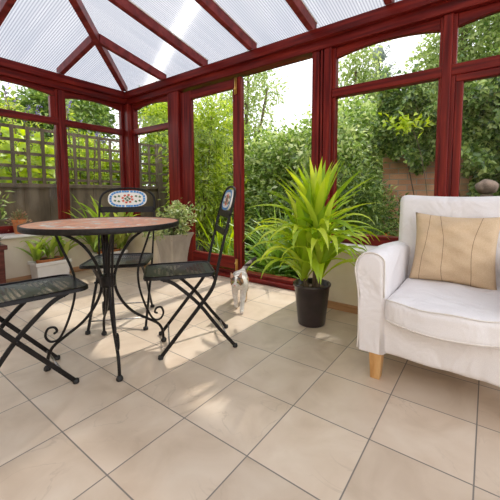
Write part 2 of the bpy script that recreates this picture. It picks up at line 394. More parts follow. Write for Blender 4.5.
# ------------------------------------------------------------------ mesh helpers
class MB:
    def __init__(s):
        s.v, s.f, s.mi, s.cur = [], [], [], 0
    def add(s, verts, faces):
        o = len(s.v)
        s.v += [tuple(p) for p in verts]
        s.f += [tuple(i + o for i in f) for f in faces]
        s.mi += [s.cur] * len(faces)
        return s
    def box(s, lo, hi):
        x0, y0, z0 = lo; x1, y1, z1 = hi
        return s.add([(x0, y0, z0), (x1, y0, z0), (x1, y1, z0), (x0, y1, z0), (x0, y0, z1), (x1, y0, z1), (x1, y1, z1), (x0, y1, z1)],
                     [(0, 3, 2, 1), (4, 5, 6, 7), (0, 1, 5, 4), (1, 2, 6, 5), (2, 3, 7, 6), (3, 0, 4, 7)])
    def beam(s, a, b, w, h, up=(0, 0, 1)):
        """bar from a to b, w across, h along `up`; a and b lie on its centre line"""
        a, b, up = Vector(a), Vector(b), Vector(up)
        d = (b - a).normalized(); sd = d.cross(up).normalized(); u = sd.cross(d).normalized()
        vs = [p + sd * (i * w / 2) + u * (j * h / 2) for p in (a, b) for i, j in ((-1, -1), (1, -1), (1, 1), (-1, 1))]
        return s.add(vs, [(3, 2, 1, 0), (4, 5, 6, 7), (0, 1, 5, 4), (1, 2, 6, 5), (2, 3, 7, 6), (3, 0, 4, 7)])
    def sweep(s, pts, prof, closed_prof=True, ref=None, scales=None, caps=True):
        """sweep a 2D profile along points"""
        pts = [Vector(p) for p in pts]
        n = len(prof)
        rows, prev = [], Vector(ref) if ref else None
        for i, p in enumerate(pts):
            t = (pts[min(i + 1, len(pts) - 1)] - pts[max(i - 1, 0)]).normalized()
            if prev is None:
                prev = Vector((0, 0, 1)) if abs(t.z) < .9 else Vector((1, 0, 0))
            nn = (prev - t * prev.dot(t)).normalized()
            bb = t.cross(nn)
            prev = nn
            k = scales[i] if scales else 1
            rows.append([p + nn * (q[0] * k) + bb * (q[1] * k) for q in prof])
        vs = [v for r in rows for v in r]
        fs = []
        for i in range(len(pts) - 1):
            for j in range(n):
                k = (j + 1) % n
                fs.append((i * n + j, i * n + k, (i + 1) * n + k, (i + 1) * n + j))
        if caps:
            fs.append(tuple(reversed(range(n))))
            fs.append(tuple(range((len(pts) - 1) * n, len(pts) * n)))
        return s.add(vs, fs)
    def tube(s, pts, r, n=8, scales=None):
        return s.sweep(pts, [(r * math.cos(2 * PI * k / n), r * math.sin(2 * PI * k / n)) for k in range(n)], scales=scales)
    def flat(s, pts, w, h, ref):
        """flat bar: h along ref, w across it"""
        return s.sweep(pts, [(-h / 2, -w / 2), (-h / 2, w / 2), (h / 2, w / 2), (h / 2, -w / 2)][::-1], ref=ref)
    def lathe(s, prof, n=32, c=(0, 0, 0)):
        vs = [(c[0] + r * math.cos(2 * PI * k / n), c[1] + r * math.sin(2 * PI * k / n), c[2] + z) for r, z in prof for k in range(n)]
        fs = []
        for i in range(len(prof) - 1):
            for k in range(n):
                k2 = (k + 1) % n
                fs.append((i * n + k, i * n + k2, (i + 1) * n + k2, (i + 1) * n + k))
        return s.add(vs, fs)
    def prism(s, outline, axis, a, b):
        """extrude a 2D outline from a to b along an axis ('X','Y','Z')"""
        def P(p, t):
            return {'X': (t, p[0], p[1]), 'Y': (p[0], t, p[1]), 'Z': (p[0], p[1], t)}[axis]
        n = len(outline)
        vs = [P(p, a) for p in outline] + [P(p, b) for p in outline]
        fs = [tuple(reversed(range(n))), tuple(range(n, 2 * n))]
        fs += [(i, (i + 1) % n, n + (i + 1) % n, n + i) for i in range(n)]
        return s.add(vs, fs)
    def ball(s, c, r, nu=12, nv=8, sc=(1, 1, 1)):
        prof = [(max(1e-4, math.sin(PI * i / nv)), -math.cos(PI * i / nv)) for i in range(nv + 1)]
        vs = [(c[0] + sc[0] * r * q * math.cos(2 * PI * k / nu), c[1] + sc[1] * r * q * math.sin(2 * PI * k / nu), c[2] + sc[2] * r * z) for q, z in prof for k in range(nu)]
        fs = [(i * nu + k, i * nu + (k + 1) % nu, (i + 1) * nu + (k + 1) % nu, (i + 1) * nu + k) for i in range(nv) for k in range(nu)]
        return s.add(vs, fs)
    def build(s, name, mats, parent=None, smooth=False, bevel=0, seg=2, sub=0, fix=True, loc=None):
        me = bpy.data.meshes.new(name)
        me.from_pydata(s.v, [], s.f)
        if not isinstance(mats, (list, tuple)): mats = [mats]
        for m in mats: me.materials.append(m)
        if len(mats) > 1:
            me.polygons.foreach_set('material_index', s.mi)
        if fix:
            bm = bmesh.new(); bm.from_mesh(me)
            bmesh.ops.recalc_face_normals(bm, faces=bm.faces)
            bm.to_mesh(me); bm.free()
        o = bpy.data.objects.new(name, me)
        COL.objects.link(o)
        if parent: o.parent = parent
        if loc: o.location = loc
        if smooth:
            me.polygons.foreach_set('use_smooth', [True] * len(me.polygons))
        if bevel:
            b = o.modifiers.new('bevel', 'BEVEL'); b.width = bevel; b.segments = seg; b.limit_method = 'ANGLE'; b.angle_limit = R(40)
        if sub:
            m = o.modifiers.new('sub', 'SUBSURF'); m.levels = sub; m.render_levels = sub
        return o

def thing(name, label, cat, loc=(0, 0, 0), rz=0, group=None):
    o = bpy.data.objects.new(name, None)
    COL.objects.link(o)
    o.location = loc; o.rotation_euler = (0, 0, rz); o.empty_display_size = .1
    o['label'] = label; o['category'] = cat
    if group: o['group'] = group
    return o

def tag(o, label, cat, group=None, kind=None):
    o['label'] = label; o['category'] = cat
    if group: o['group'] = group
    if kind: o['kind'] = kind
    return o

def struct(name, label=None, cat=None):
    o = bpy.data.objects.new(name, None); COL.objects.link(o); o['kind'] = 'structure'; o.empty_display_size = .1
    if label: o['label'] = label; o['category'] = cat
    return o

def sstruct(o, label=None, cat=None):
    o['kind'] = 'structure'
    if label: o['label'] = label; o['category'] = cat
    return o

def dup(root, loc, rz, label, group=None, scale=(1, 1, 1)):
    def cp(o, parent):
        c = o.copy(); COL.objects.link(c)
        if parent: c.parent = parent
        for ch in [q for q in bpy.data.objects if q.parent == o]:
            cp(ch, c)
        return c
    r = cp(root, None)
    r.location = loc; r.rotation_euler = (0, 0, rz); r.scale = scale
    r['label'] = label
    if group: r['group'] = group
    return r

def smooth_path(pts, n=6):
    """Catmull-Rom through points"""
    P = [Vector(p) for p in pts]
    P = [P[0] * 2 - P[1]] + P + [P[-1] * 2 - P[-2]]
    out = []
    for i in range(1, len(P) - 2):
        a, b, c, d = P[i - 1], P[i], P[i + 1], P[i + 2]
        for k in range(n):
            t = k / n
            out.append(.5 * ((2 * b) + (c - a) * t + (2 * a - 5 * b + 4 * c - d) * t * t + (3 * b - a - 3 * c + d) * t ** 3))
    out.append(P[-2])
    return out

def np_mesh(name, V, F, mat, parent=None, smooth=False):
    """V (n,3), F (m,3) triangles"""
    me = bpy.data.meshes.new(name)
    me.vertices.add(len(V)); me.vertices.foreach_set('co', V.astype(np.float32).ravel())
    me.loops.add(F.size); me.loops.foreach_set('vertex_index', F.astype(np.int32).ravel())
    me.polygons.add(len(F)); me.polygons.foreach_set('loop_start', np.arange(0, F.size, 3, dtype=np.int32))
    me.polygons.foreach_set('loop_total', np.full(len(F), 3, dtype=np.int32))
    me.update(calc_edges=True)
    me.materials.append(mat)
    o = bpy.data.objects.new(name, me); COL.objects.link(o)
    if parent: o.parent = parent
    return o

def unit(a):
    return a / np.maximum(np.linalg.norm(a, axis=1, keepdims=True), 1e-9)

def leaf_geo(P, D, L, W, fold=.25, up=None):
    """leaves at points P growing along D; folded along the midrib (5 verts, 4 triangles)"""
    n = len(P)
    D = unit(D)
    ref = RNG.normal(size=(n, 3)) * .6 + (np.array([0, 0, 1.]) if up is None else up)
    S = unit(np.cross(D, ref)); Nn = np.cross(S, D)
    L = L[:, None]; W = W[:, None]
    base = P
    mid = P + D * L * .5 - Nn * L * fold * .12
    tip = P + D * L - Nn * L * .14
    a = P + D * L * .42 + S * W * .5 + Nn * W * fold
    b = P + D * L * .42 - S * W * .5 + Nn * W * fold
    V = np.stack([base, mid, tip, a, b], 1).reshape(-1, 3)
    i = np.arange(n)[:, None] * 5
    F = np.concatenate([i + np.array([[0, 3, 1]]), i + np.array([[3, 2, 1]]), i + np.array([[0, 1, 4]]), i + np.array([[1, 2, 4]])], 1).reshape(-1, 3)
    return V, F

def blob_points(n, blobs, shell=.55, cl=22, spread=.16):
    """leaf sprays: cluster centres in the outer shell of ellipsoids, leaves round each centre"""
    vol = np.array([b[3] * b[4] * b[5] for b in blobs]) ** (2 / 3)
    k = max(1, n // cl)
    which = RNG.choice(len(blobs), k, p=vol / vol.sum())
    B = np.array(blobs)[which]
    d = unit(RNG.normal(size=(k, 3)))
    r = shell + (1 - shell) * RNG.random((k, 1)) ** .6
    C = B[:, :3] + d * r * B[:, 3:6]
    P = np.repeat(C, cl, 0) + RNG.normal(size=(k * cl, 3)) * spread
    out = np.repeat(d, cl, 0)
    return P, out

def foliage(name, n, blobs, L, W, mat, parent, shell=.5, cl=22, spread=.13, droop=.3, outw=1.0, zmin=.02, yclip=None):
    P, out = blob_points(n, blobs, shell, cl, spread)
    keep = P[:, 2] > zmin
    if yclip is not None: keep &= P[:, 1] > yclip
    P, out = P[keep], out[keep]
    D = out * outw + RNG.normal(size=P.shape) * .75 + np.array([0, 0, -droop])
    k = len(P)
    V, F = leaf_geo(P, D, L * (.6 + .8 * RNG.random(k)), W * (.7 + .6 * RNG.random(k)))
    return np_mesh(name, V, F, mat, parent)

def strap_geo(bases, az, el, L, W, droop, nseg=8, fold=.2, twist=0.):
    """long strap leaves arching over; each a V-folded ribbon"""
    Vs, Fs, o = [], [], 0
    for b, a, e, l, w, dr in zip(bases, az, el, L, W, droop):
        p = np.array(b, float); ang = e
        hd = np.array([math.cos(a), math.sin(a), 0]); sd = np.array([-math.sin(a), math.cos(a), 0])
        tw = random.uniform(-twist, twist)
        rows = []
        for i in range(nseg + 1):
            t = i / nseg
            dirv = hd * math.cos(ang) + np.array([0, 0, math.sin(ang)])
            nv = -hd * math.sin(ang) + np.array([0, 0, math.cos(ang)])
            s2 = sd * math.cos(tw * t) + nv * math.sin(tw * t); n2 = nv * math.cos(tw * t) - sd * math.sin(tw * t)
            ww = w * (.55 + .45 * min(1, t * 4)) * (1 - max(0, (t - .45) / .55) ** 1.7) + .0006
            rows += [p - s2 * ww / 2 + n2 * ww * fold, p, p + s2 * ww / 2 + n2 * ww * fold]
            p = p + dirv * l / nseg
            ang -= dr / nseg * (.4 + 1.2 * t)
        Vs += rows
        for i in range(nseg):
            for j in range(2):
                q = o + i * 3 + j
                Fs += [(q, q + 1, q + 4), (q, q + 4, q + 3)]
        o += len(rows)
    return np.array(Vs), np.array(Fs)

# ------------------------------------------------------------------ the room shell
YB, XL = 1.99, -2.70             # planes of the glazing: back and left
ZH, ZT0, ZT1, ZS0, ZS1, ZP = 2.013, 1.625, 1.695, .455, .540, 2.165
YW, XW = 1.742, -2.46            # inner faces of the dwarf walls
FD = .06                         # frame depth

fl = MB().box((-2.95, -2.2, -.12), (2.9, 2.06, 0)).build('floor', M['floor'])
sstruct(fl, 'pale cream stone tile floor with thin grey grout', 'floor')

# dwarf walls with a sill board and a pine skirting
def dwarf(name, lo, hi, label):
    w = struct(name, label, 'wall')
    MB().box(lo, hi).build('plaster', M['wall'], w)
    return w
wl = dwarf('wall_left', (-2.76, -2.2, 0), (XW, 2.05, .44), 'low cream wall under the left windows')
MB().box((-2.72, -2.2, .44), (-2.415, 1.72, .465)).build('sill_board', M['sill'], wl, bevel=.006)
MB().box((XW, -2.2, 0), (XW + .014, YW, .055)).build('skirting', M['pine'], wl)
wb = dwarf('wall_back', (XW, YW, 0), (-1.80, 2.05, .44), 'low cream wall between the corner and the glass door')
MB().box((-2.415, 1.70, .44), (-1.78, 2.02, .465)).build('sill_board', M['sill'], wb, bevel=.006)
MB().box((XW + .014, YW - .014, 0), (-1.80, YW, .055)).build('skirting', M['pine'], wb)
wr = dwarf('wall_right', (.03, YW, 0), (2.9, 2.05, .44), 'low cream wall behind the armchair')
MB().box((.01, 1.70, .44), (2.9, 2.02, .465)).build('sill_board', M['sill'], wr, bevel=.006)
MB().box((.03, YW - .014, 0), (2.9, YW, .055)).build('skirting', M['pine'], wr)
ws = dwarf('wall_side', (2.6, -2.2, 0), (2.9, YW, .44), 'low cream wall on the far right side')

hw_ = MB().box((-2.95, -2.32, -.12), (2.9, -2.2, 3.0)).build('wall_house', M['wall'])
sstruct(hw_, 'cream house wall behind the viewpoint', 'wall')

def frame_bar(p, lo, hi, name='frame_bar', mat=None):
    d = [hi[i] - lo[i] for i in range(3)]
    k = d.index(max(d))
    return MB().box(lo, hi).build(name, mat or M[('wood_x', 'wood_y', 'wood_v')[k]], p, bevel=.006)

def arch_bar(p, a0, a1, ztop, zend, rise, axis, c0, c1, name='arched_rail'):
    """top rail whose lower edge is a shallow arch"""
    n = 14
    low = [(a0 + (a1 - a0) * i / n, zend + rise * (1 - (2 * i / n - 1) ** 2)) for i in range(n + 1)]
    outl = [(a0, ztop)] + low + [(a1, ztop)]
    return MB().prism(outl, axis, c0, c1).build(name, M['wood_x' if axis == 'Y' else 'wood_y'], p, bevel=.004)

def window(name, axis, a0, a1, label, sash=False, arch_sash=False):
    """one framed bay: bottom rail, transom, arched top rail, stiles and two panes. axis = the normal of its wall"""
    w = struct(name, label, 'window')
    def B(u0, u1, z0, z1, d0, d1, nm):
        if axis == 'Y': return frame_bar(w, (u0, YB + d0, z0), (u1, YB + d1, z1), nm)
        return frame_bar(w, (XL - d1, u0, z0), (XL - d0, u1, z1), nm)
    S = .03
    B(a0, a1, ZS0 - .02, ZS1, -.02, FD, 'bottom_rail')
    B(a0, a1, ZT0, ZT1, -.012, FD, 'transom')
    B(a0, a0 + S, ZS1, ZH, 0, FD, 'stile'); B(a1 - S, a1, ZS1, ZH, 0, FD, 'stile')
    c0, c1 = (YB, YB + FD) if axis == 'Y' else (XL - FD, XL)
    arch_bar(w, a0 + S, a1 - S, ZH, 1.934, .040, axis, c0 + .008, c1 - .008)
    if sash:
        s2 = .045
        B(a0 + S, a1 - S, ZT0 - s2, ZT0, -.006, FD - .01, 'sash_rail'); B(a0 + S, a1 - S, ZS1, ZS1 + s2, -.006, FD - .01, 'sash_rail')
        B(a0 + S, a0 + S + s2, ZS1 + s2, ZT0 - s2, -.006, FD - .01, 'sash_stile'); B(a1 - S - s2, a1 - S, ZS1 + s2, ZT0 - s2, -.006, FD - .01, 'sash_stile')
    if arch_sash:
        B(a1 - S - .05, a1 - S, ZT1, 1.93, -.004, FD - .01, 'sash_stile'); B(a0 + S, a0 + S + .05, ZT1, 1.93, -.004, FD - .01, 'sash_stile')
    for z0, z1, nm in ((ZS1, ZT0, 'glass_pane'), (ZT1, ZH - .03, 'glass_pane')):
        g = MB()
        if axis == 'Y': g.add([(a0 + S, YB + .03, z0), (a1 - S, YB + .03, z0), (a1 - S, YB + .03, z1), (a0 + S, YB + .03, z1)], [(0, 1, 2, 3)])
        else: g.add([(XL - .03, a0 + S, z0), (XL - .03, a1 - S, z0), (XL - .03, a1 - S, z1), (XL - .03, a0 + S, z1)], [(0, 1, 2, 3)])
        g.build(nm, M['glass'], w)
    return w

window('window_1', 'X', .29, 1.155, 'left wall window whose upper light has its own arched sash', arch_sash=True)
window('window_2', 'X', 1.205, 1.93, 'left wall window next to the corner post')
window('window_3', 'Y', -2.60, -1.845, 'narrow window between the corner post and the glass door')
window('window_4', 'Y', .165, .945, 'window behind the potted strap-leaved plant and armchair arm')
window('window_5', 'Y', .985, 1.85, 'casement window behind the armchair back', sash=True)
window('window_6', 'Y', 1.90, 2.75, 'next window past the armchair')
window('window_7', 'X', -.62, .24, 'left wall window nearest the house')

# posts and mullions of the frame
def post(n, lo, hi, label):
    o = frame_bar(None, lo, hi, f'trim_{n}')
    return sstruct(o, label, 'post')
post(1, (-2.79, 1.93, 0), (-2.60, 2.08, ZH), 'dark red corner post between left and back windows')
post(2, (-1.845, YB - .03, 0), (-1.66, YB + .07, ZH), 'dark red post left of the glass door')
pr_ = struct('trim_3', 'thick grooved dark red post right of the open doorway', 'post')
frame_bar(pr_, (-.005, YB - .02, 0), (.060, YB + .08, ZH), 'jamb')
frame_bar(pr_, (.060, YB - .005, 0), (.072, YB + .06, ZH), 'groove')
frame_bar(pr_, (.072, YB - .02, 0), (.090, YB + .07, ZH), 'bead')
frame_bar(pr_, (.090, YB - .005, 0), (.100, YB + .06, ZH), 'groove')
frame_bar(pr_, (.100, YB - .025, 0), (.165, YB + .07, ZH), 'jamb')
post(4, (.935, YB - .018, ZS1), (.990, YB + .06, ZH), 'dark red mullion behind the armchair')
post(5, (1.84, YB - .018, ZS1), (1.91, YB + .06, ZH), 'dark red mullion past the armchair')
post(6, (-2.76, 1.15, ZS1), (-2.68, 1.21, ZH), 'dark red mullion between the two left windows')
post(7, (-2.76, .235, ZS1), (-2.68, .295, ZH), 'dark red mullion left of the left windows')
# eaves beams: a plate and a fascia above the windows
tb = struct('trim_8', 'long dark red eaves beam above the door and back windows', 'beam')
frame_bar(tb, (-2.66, YB - .035, ZH), (2.9, YB + .09, ZH + .075), 'lower_plate')
frame_bar(tb, (-2.62, YB - .075, ZH + .07), (2.9, YB + .10, ZP), 'upper_plate')
tl_ = struct('trim_9', 'dark red eaves beam above the left windows', 'beam')
frame_bar(tl_, (-2.79, -2.2, ZH), (-2.665, 2.08, ZH + .075), 'lower_plate')
frame_bar(tl_, (-2.80, -2.2, ZH + .07), (-2.625, 2.08, ZP), 'upper_plate')

# door: a closed glazed leaf on the left, its partner standing open out of sight
d1 = struct('door_1', 'closed glazed door leaf with a tall dark red frame', 'door')
frame_bar(d1, (-1.66, YB, .03), (-1.49, YB + .05, 1.99), 'hinge_stile')
frame_bar(d1, (-.873, YB - .01, .03), (-.772, YB + .05, 1.99), 'lock_stile')
frame_bar(d1, (-1.49, YB, .085), (-.873, YB + .05, .212), 'bottom_rail')
frame_bar(d1, (-1.49, YB, 1.90), (-.873, YB + .05, 1.99), 'top_rail')
MB().add([(-1.49, YB + .025, .212), (-.873, YB + .025, .212), (-.873, YB + .025, 1.90), (-1.49, YB + .025, 1.90)], [(0, 1, 2, 3)]).build('glass_pane', M['glass'], d1)
for z0, z1, z2 in ((1.83, 1.985, 1.87), (.05, .20, .16)):
    bo = MB().box((-.838, YB - .024, z0), (-.812, YB - .01, z1)).build('brass_bolt', M['brass'], d1, bevel=.003)
    bo['label'] = 'brass sliding bolt'
    MB().tube([(-.825, YB - .03, z0 - .01), (-.825, YB - .03, z1)], .006).build('bolt_rod', M['brass'], bo, smooth=True)
    MB().ball((-.825, YB - .04, z2), .009).build('bolt_knob', M['brass'], bo, smooth=True)
th = struct('trim_10', 'low dark red door threshold', 'threshold')
frame_bar(th, (-1.66, YB - .045, 0), (.0, YB + .09, .04), 'sill_plate')
frame_bar(th, (-1.66, YB - .005, .035), (.0, YB + .08, .075), 'upstand')

# roof: low pitched, hipped at the corner; polycarbonate on rafters
SL = .20                                   # rise per metre
Z0R = 2.145                                # underside of rafters at the eaves line
xe, ye = -2.68, 1.97                       # eaves lines
def zr(d): return Z0R + SL * d
ce = struct('ceiling', 'hipped polycarbonate roof on dark red rafters', 'roof')
RUN = 2.6
def rafter(a, b, w=.05, h=.085, nm='rafter'):
    a = Vector(a); b = Vector(b)
    up = Vector((0, 0, h / 2))
    n_ = (b - a).normalized()
    # birds-mouth end: the foot is cut back level
    vs = []
    sd = n_.cross(Vector((0, 0, 1))).normalized() * w / 2
    cut = n_ * .07
    prof = [a + Vector((0, 0, h)), a + Vector((0, 0, h * .45)), a + cut, b, b + Vector((0, 0, h))]
    k = len(prof)
    vs = [p - sd for p in prof] + [p + sd for p in prof]
    fs = [tuple(range(k)), tuple(range(2 * k - 1, k - 1, -1))] + [(i, (i + 1) % k, k + (i + 1) % k, k + i) for i in range(k)]
    return MB().add(vs, fs).build(nm, M['rafter'], ce, bevel=.004)
# joint where hip meets the two jack rafters
for x in (-1.205 - .01, -.59, .01, .605, 1.2, 1.8, 2.4):
    rafter((x, ye, zr(0)), (x, ye - RUN, zr(RUN)))
for y in (.49, -.17, -.83, -1.49):
    rafter((xe, y, zr(0)), (xe + RUN, y, zr(RUN)))
JT = .80
rafter((xe + JT, ye, zr(0)), (xe + JT, ye - JT + .03, zr(JT - .03)))
rafter((xe, ye - JT, zr(0)), (xe + JT - .03, ye - JT, zr(JT - .03)))
rafter((xe + .03, ye - .03, zr(0) + .004), (xe + RUN, ye - RUN, zr(RUN)), w=.06, h=.085, nm='hip_rafter')
MB().beam((xe + RUN, ye - RUN, zr(RUN) + .03), (2.9, ye - RUN, zr(RUN) + .03), .06, .15).build('ridge_beam', M['wood_x'], ce, bevel=.004)
dz = .09
def pan(pts, mat):
    MB().add([(x, y, z + dz) for x, y, z in pts], [tuple(range(len(pts)))]).build('polycarbonate_panel', mat, ce, fix=False)
o_ = .12
pan([(xe - o_, ye + o_, zr(-o_)), (2.9, ye + o_, zr(-o_)), (2.9, ye - RUN, zr(RUN)), (xe + RUN, ye - RUN, zr(RUN))], M['poly_x'])
pan([(xe - o_, ye + o_, zr(-o_)), (xe + RUN, ye - RUN, zr(RUN)), (xe + RUN, -2.2, zr(RUN)), (xe - o_, -2.2, zr(-o_))], M['poly_y'])
for x in (-1.215, -.59, .01, .605, 1.2, 1.8):         # pale glazing gaskets along the rafters
    MB().beam((x + .028, ye, zr(0) + dz - .006), (x + .028, ye - RUN, zr(RUN) + dz - .006), .006, .01).build('gasket', M['sill'], ce)

# ------------------------------------------------------------------ bistro table
TC = (-.392, .402)
tab = thing('bistro_table', 'round bistro table with terracotta mosaic top and scrolled iron legs', 'table', (*TC, 0), R(-21.7))
ZTOP, TR = .713, .368
MB().lathe([(.0005, ZTOP), (TR - .008, ZTOP), (TR - .008, ZTOP - .015), (.0005, ZTOP - .015)], 72).build('mosaic_top', M['tabletop'], tab)
MB().lathe([(TR - .008, ZTOP + .002), (TR - .002, ZTOP + .003), (TR, ZTOP), (TR, ZTOP - .021), (TR - .004, ZTOP - .024), (TR - .02, ZTOP - .024), (TR - .02, ZTOP - .016), (TR - .008, ZTOP - .016), (TR - .008, ZTOP + .002)], 72).build('iron_rim', M['iron'], tab, smooth=True, bevel=.001)
MB().lathe([(.30, ZTOP - .018), (.30, ZTOP - .03), (.20, ZTOP - .03), (.20, ZTOP - .018)], 48).build('under_ring', M['iron'], tab)
hub = MB().lathe([(.02, .375), (.036, .375), (.038, .385), (.038, .425), (.036, .435), (.02, .435), (.02, .375)], 20).build('hub_collar', M['iron'], tab, smooth=True)
MB().tube([(0, 0, .36), (0, 0, .69)], .008).build('centre_rod', M['iron'], tab, smooth=True)
main = smooth_path([(.262, .688), (.235, .680), (.192, .662), (.146, .634), (.103, .592), (.062, .522), (.038, .455), (.031, .41), (.036, .355), (.056, .300), (.090, .245), (.135, .198), (.205, .150), (.255, .112), (.277, .066), (.281, .012)], 4)
sec = smooth_path([(.232, .69), (.202, .60), (.166, .50), (.150, .424), (.158, .33), (.185, .235), (.216, .163), (.240, .139), (.268, .142), (.284, .172), (.272, .206), (.246, .207), (.236, .186), (.250, .176)], 5)
for k in range(4):
    a = k * PI / 2
    ca, sa = math.cos(a), math.sin(a)
    Pz = lambda q: (ca * q[0], sa * q[0], q[1])
    lg = MB().tube([Pz(q) for q in main], .0075).build('leg', M['iron'], tab, smooth=True)
    MB().tube([Pz(q) for q in sec], .0058).build('scroll', M['iron'], lg, smooth=True)
    c = Pz((.283, 0))
    MB().lathe([(.0005, .0), (.013, 0), (.016, .006), (.015, .014), (.009, .024), (.0005, .026)], 14, (c[0], c[1], 0)).build('foot', M['rubber'], lg, smooth=True)

# ------------------------------------------------------------------ folding bistro chairs (x = towards the back)
def make_chair(name, label, group):
    t = thing(name, label, 'chair', group=group)
    ZS, HW = .435, .168
    # seat: a shallow pressed sheet with a turned-down rim
    x0, x1, cr = -.285, .085, .055
    def rr(x0, x1, hw, c, n=6):
        pts = []
        for cx, cy, a0 in ((x1 - c, hw - c, 0), (x0 + c, hw - c, PI / 2), (x0 + c, -hw + c, PI), (x1 - c, -hw + c, 1.5 * PI)):
            pts += [(cx + c * math.cos(a0 + i * PI / 2 / n), cy + c * math.sin(a0 + i * PI / 2 / n)) for i in range(n + 1)]
        return pts
    outl = rr(x0 + .008, x1 - .008, HW - .008, cr - .008)
    def zdip(x, y): return ZS - .006 * (1 - ((x + .1) / .19) ** 2) * (1 - (y / .17) ** 2) * 1.6
    mb = MB(); n = len(outl)
    rings = [1, .8, .6, .4, .2, .02]
    cx = (x0 + x1) / 2
    vs = [(cx + (x - cx) * k, y * k, zdip(cx + (x - cx) * k, y * k)) for k in rings for x, y in outl]
    fs = [(i * n + j, i * n + (j + 1) % n, (i + 1) * n + (j + 1) % n, (i + 1) * n + j) for i in range(len(rings) - 1) for j in range(n)]
    fs.append(tuple(range((len(rings) - 1) * n, len(rings) * n)))
    MB().add(vs, fs).build('seat', M['perf'], t, smooth=True)
    rim = rr(x0 + .006, x1 - .006, HW - .006, cr - .006)
    ring = MB(); prof = [(-.009, -.012), (-.006, .003), (.001, .006), (.006, .002), (.008, -.013)]
    vs, k = [], len(prof)
    for j in range(n):
        p, q = Vector((*rim[j - 1], 0)), Vector((*rim[(j + 1) % n], 0))
        tn = (q - p).normalized(); nr = Vector((tn.y, -tn.x, 0))
        for a, b in prof: vs.append((rim[j][0] + nr.x * a, rim[j][1] + nr.y * a, ZS + b))
    fs = [(j * k + i, j * k + i + 1, ((j + 1) % n) * k + i + 1, ((j + 1) % n) * k + i) for j in range(n) for i in range(k - 1)]
    ring.add(vs, fs).build('seat_rim', M['iron'], t, smooth=True)
    # back frame: one bent bar from each front foot up into the arched back
    def side(s):
        return smooth_path([(-.206, .150 * s, .012), (-.083, .152 * s, .165), (-.004, .153 * s, .263), (.058, .154 * s, .345), (.082, .156 * s, .41), (.100, .160 * s, .50), (.128, .164 * s, .62), (.159, .166 * s, .74)], 4)
    for s in (-1, 1):
        MB().sweep(side(s), [(.0095, -.006), (.0095, .006), (-.0095, .006), (-.0095, -.006)], ref=(1, 0, 0), scales=[1] * 13 + [.95, .92, .88, .84] + [.8] * 12).build('back_leg', M['iron'], t, bevel=.002)
    arch = [(.159 + (z - .74) * .27, y, z) for y, z in ((-.166, .74), (-.166, .80), (-.160, .838), (-.137, .870), (-.09, .891), (0, .900), (.09, .891), (.137, .870), (.160, .838), (.166, .80), (.166, .74))]
    MB().tube(smooth_path(arch, 4), .0075).build('back_arch', M['iron'], t, smooth=True)
    for z0, z1, xa, xb, w in ((.726, .768, .155, .166, .160), (.632, .668, .131, .140, .158)):
        MB().beam(((xa + xb) / 2, -w, (z0 + z1) / 2), ((xa + xb) / 2, w, (z0 + z1) / 2), .006, z1 - z0, up=(xb - xa, 0, z1 - z0)).build('back_slat', M['iron'], t, bevel=.0015)
    # mosaic plaque in the arch: an oval of white grout set with coloured pieces on both faces
    zc, ph, pw = .824, .060, .118
    def xs(z): return .159 + (z - .74) * .27
    def oval(k, sy, sz, n=40):
        pts = []
        for i in range(n):
            a = 2 * PI * i / n
            c, s_ = math.cos(a), math.sin(a)
            pts.append((sy * math.copysign(abs(c) ** .62, c) * k, sz * math.copysign(abs(s_) ** .78, s_) * k))
        return pts
    ol = oval(1, pw, ph)
    vs = [(xs(zc + z) + dx, y, zc + z) for dx in (-.005, .005) for y, z in ol]
    n2 = len(ol)
    plq = MB().add(vs, [tuple(range(n2)), tuple(range(2 * n2 - 1, n2 - 1, -1))] + [(i, (i + 1) % n2, n2 + (i + 1) % n2, n2 + i) for i in range(n2)]).build('mosaic_plaque', M['mosaic_white'], t)
    plq['label'] = 'white mosaic oval with blue border and red flower'
    def bits(nm, spots, mat):
        b = MB()
        for y, z, sy, sz, rot in spots:
            c, s_ = math.cos(rot), math.sin(rot)
            q = [(y + c * i * sy - s_ * j * sz, z + s_ * i * sy + c * j * sz) for i, j in ((-1, -1), (1, -1), (1, 1), (-1, 1))]
            vv = [(xs(zc + b_) + dx, a_, zc + b_) for dx in (-.0065, .0065) for a_, b_ in q]
            b.add(vv, [(0, 1, 2, 3), (7, 6, 5, 4), (0, 1, 5, 4), (1, 2, 6, 5), (2, 3, 7, 6), (3, 0, 4, 7)])
        b.build(nm, mat, plq)
    blue = []
    edge_ = oval(.87, pw, ph, 200)
    L_ = [0]
    for i in range(200):
        L_.append(L_[-1] + math.dist(edge_[i], edge_[(i + 1) % 200]))
    nb = 30
    for k in range(nb):
        tgt = L_[-1] * k / nb
        i = next(i for i in range(200) if L_[i + 1] > tgt)
        p, q = edge_[i], edge_[(i + 1) % 200]
        blue.append((p[0], p[1], .0076, .0066, math.atan2(q[1] - p[1], q[0] - p[0])))
    bits('blue_tiles', blue, M['mosaic_blue'])
    bits('red_tiles', [(.030 * math.cos(a), .027 * math.sin(a), .0068, .0068, a) for a in [k * PI / 4 + .2 for k in range(8)]], M['mosaic_red'])
    bits('green_tiles', [(y, z, .0068, .006, .5) for y, z in ((-.075, .014), (-.075, -.014), (.075, .014), (.075, -.014), (-.052, .019), (.052, .019), (-.052, -.019), (.052, -.019), (0, .012), (0, -.012), (.012, 0), (-.012, 0))], M['mosaic_green'])
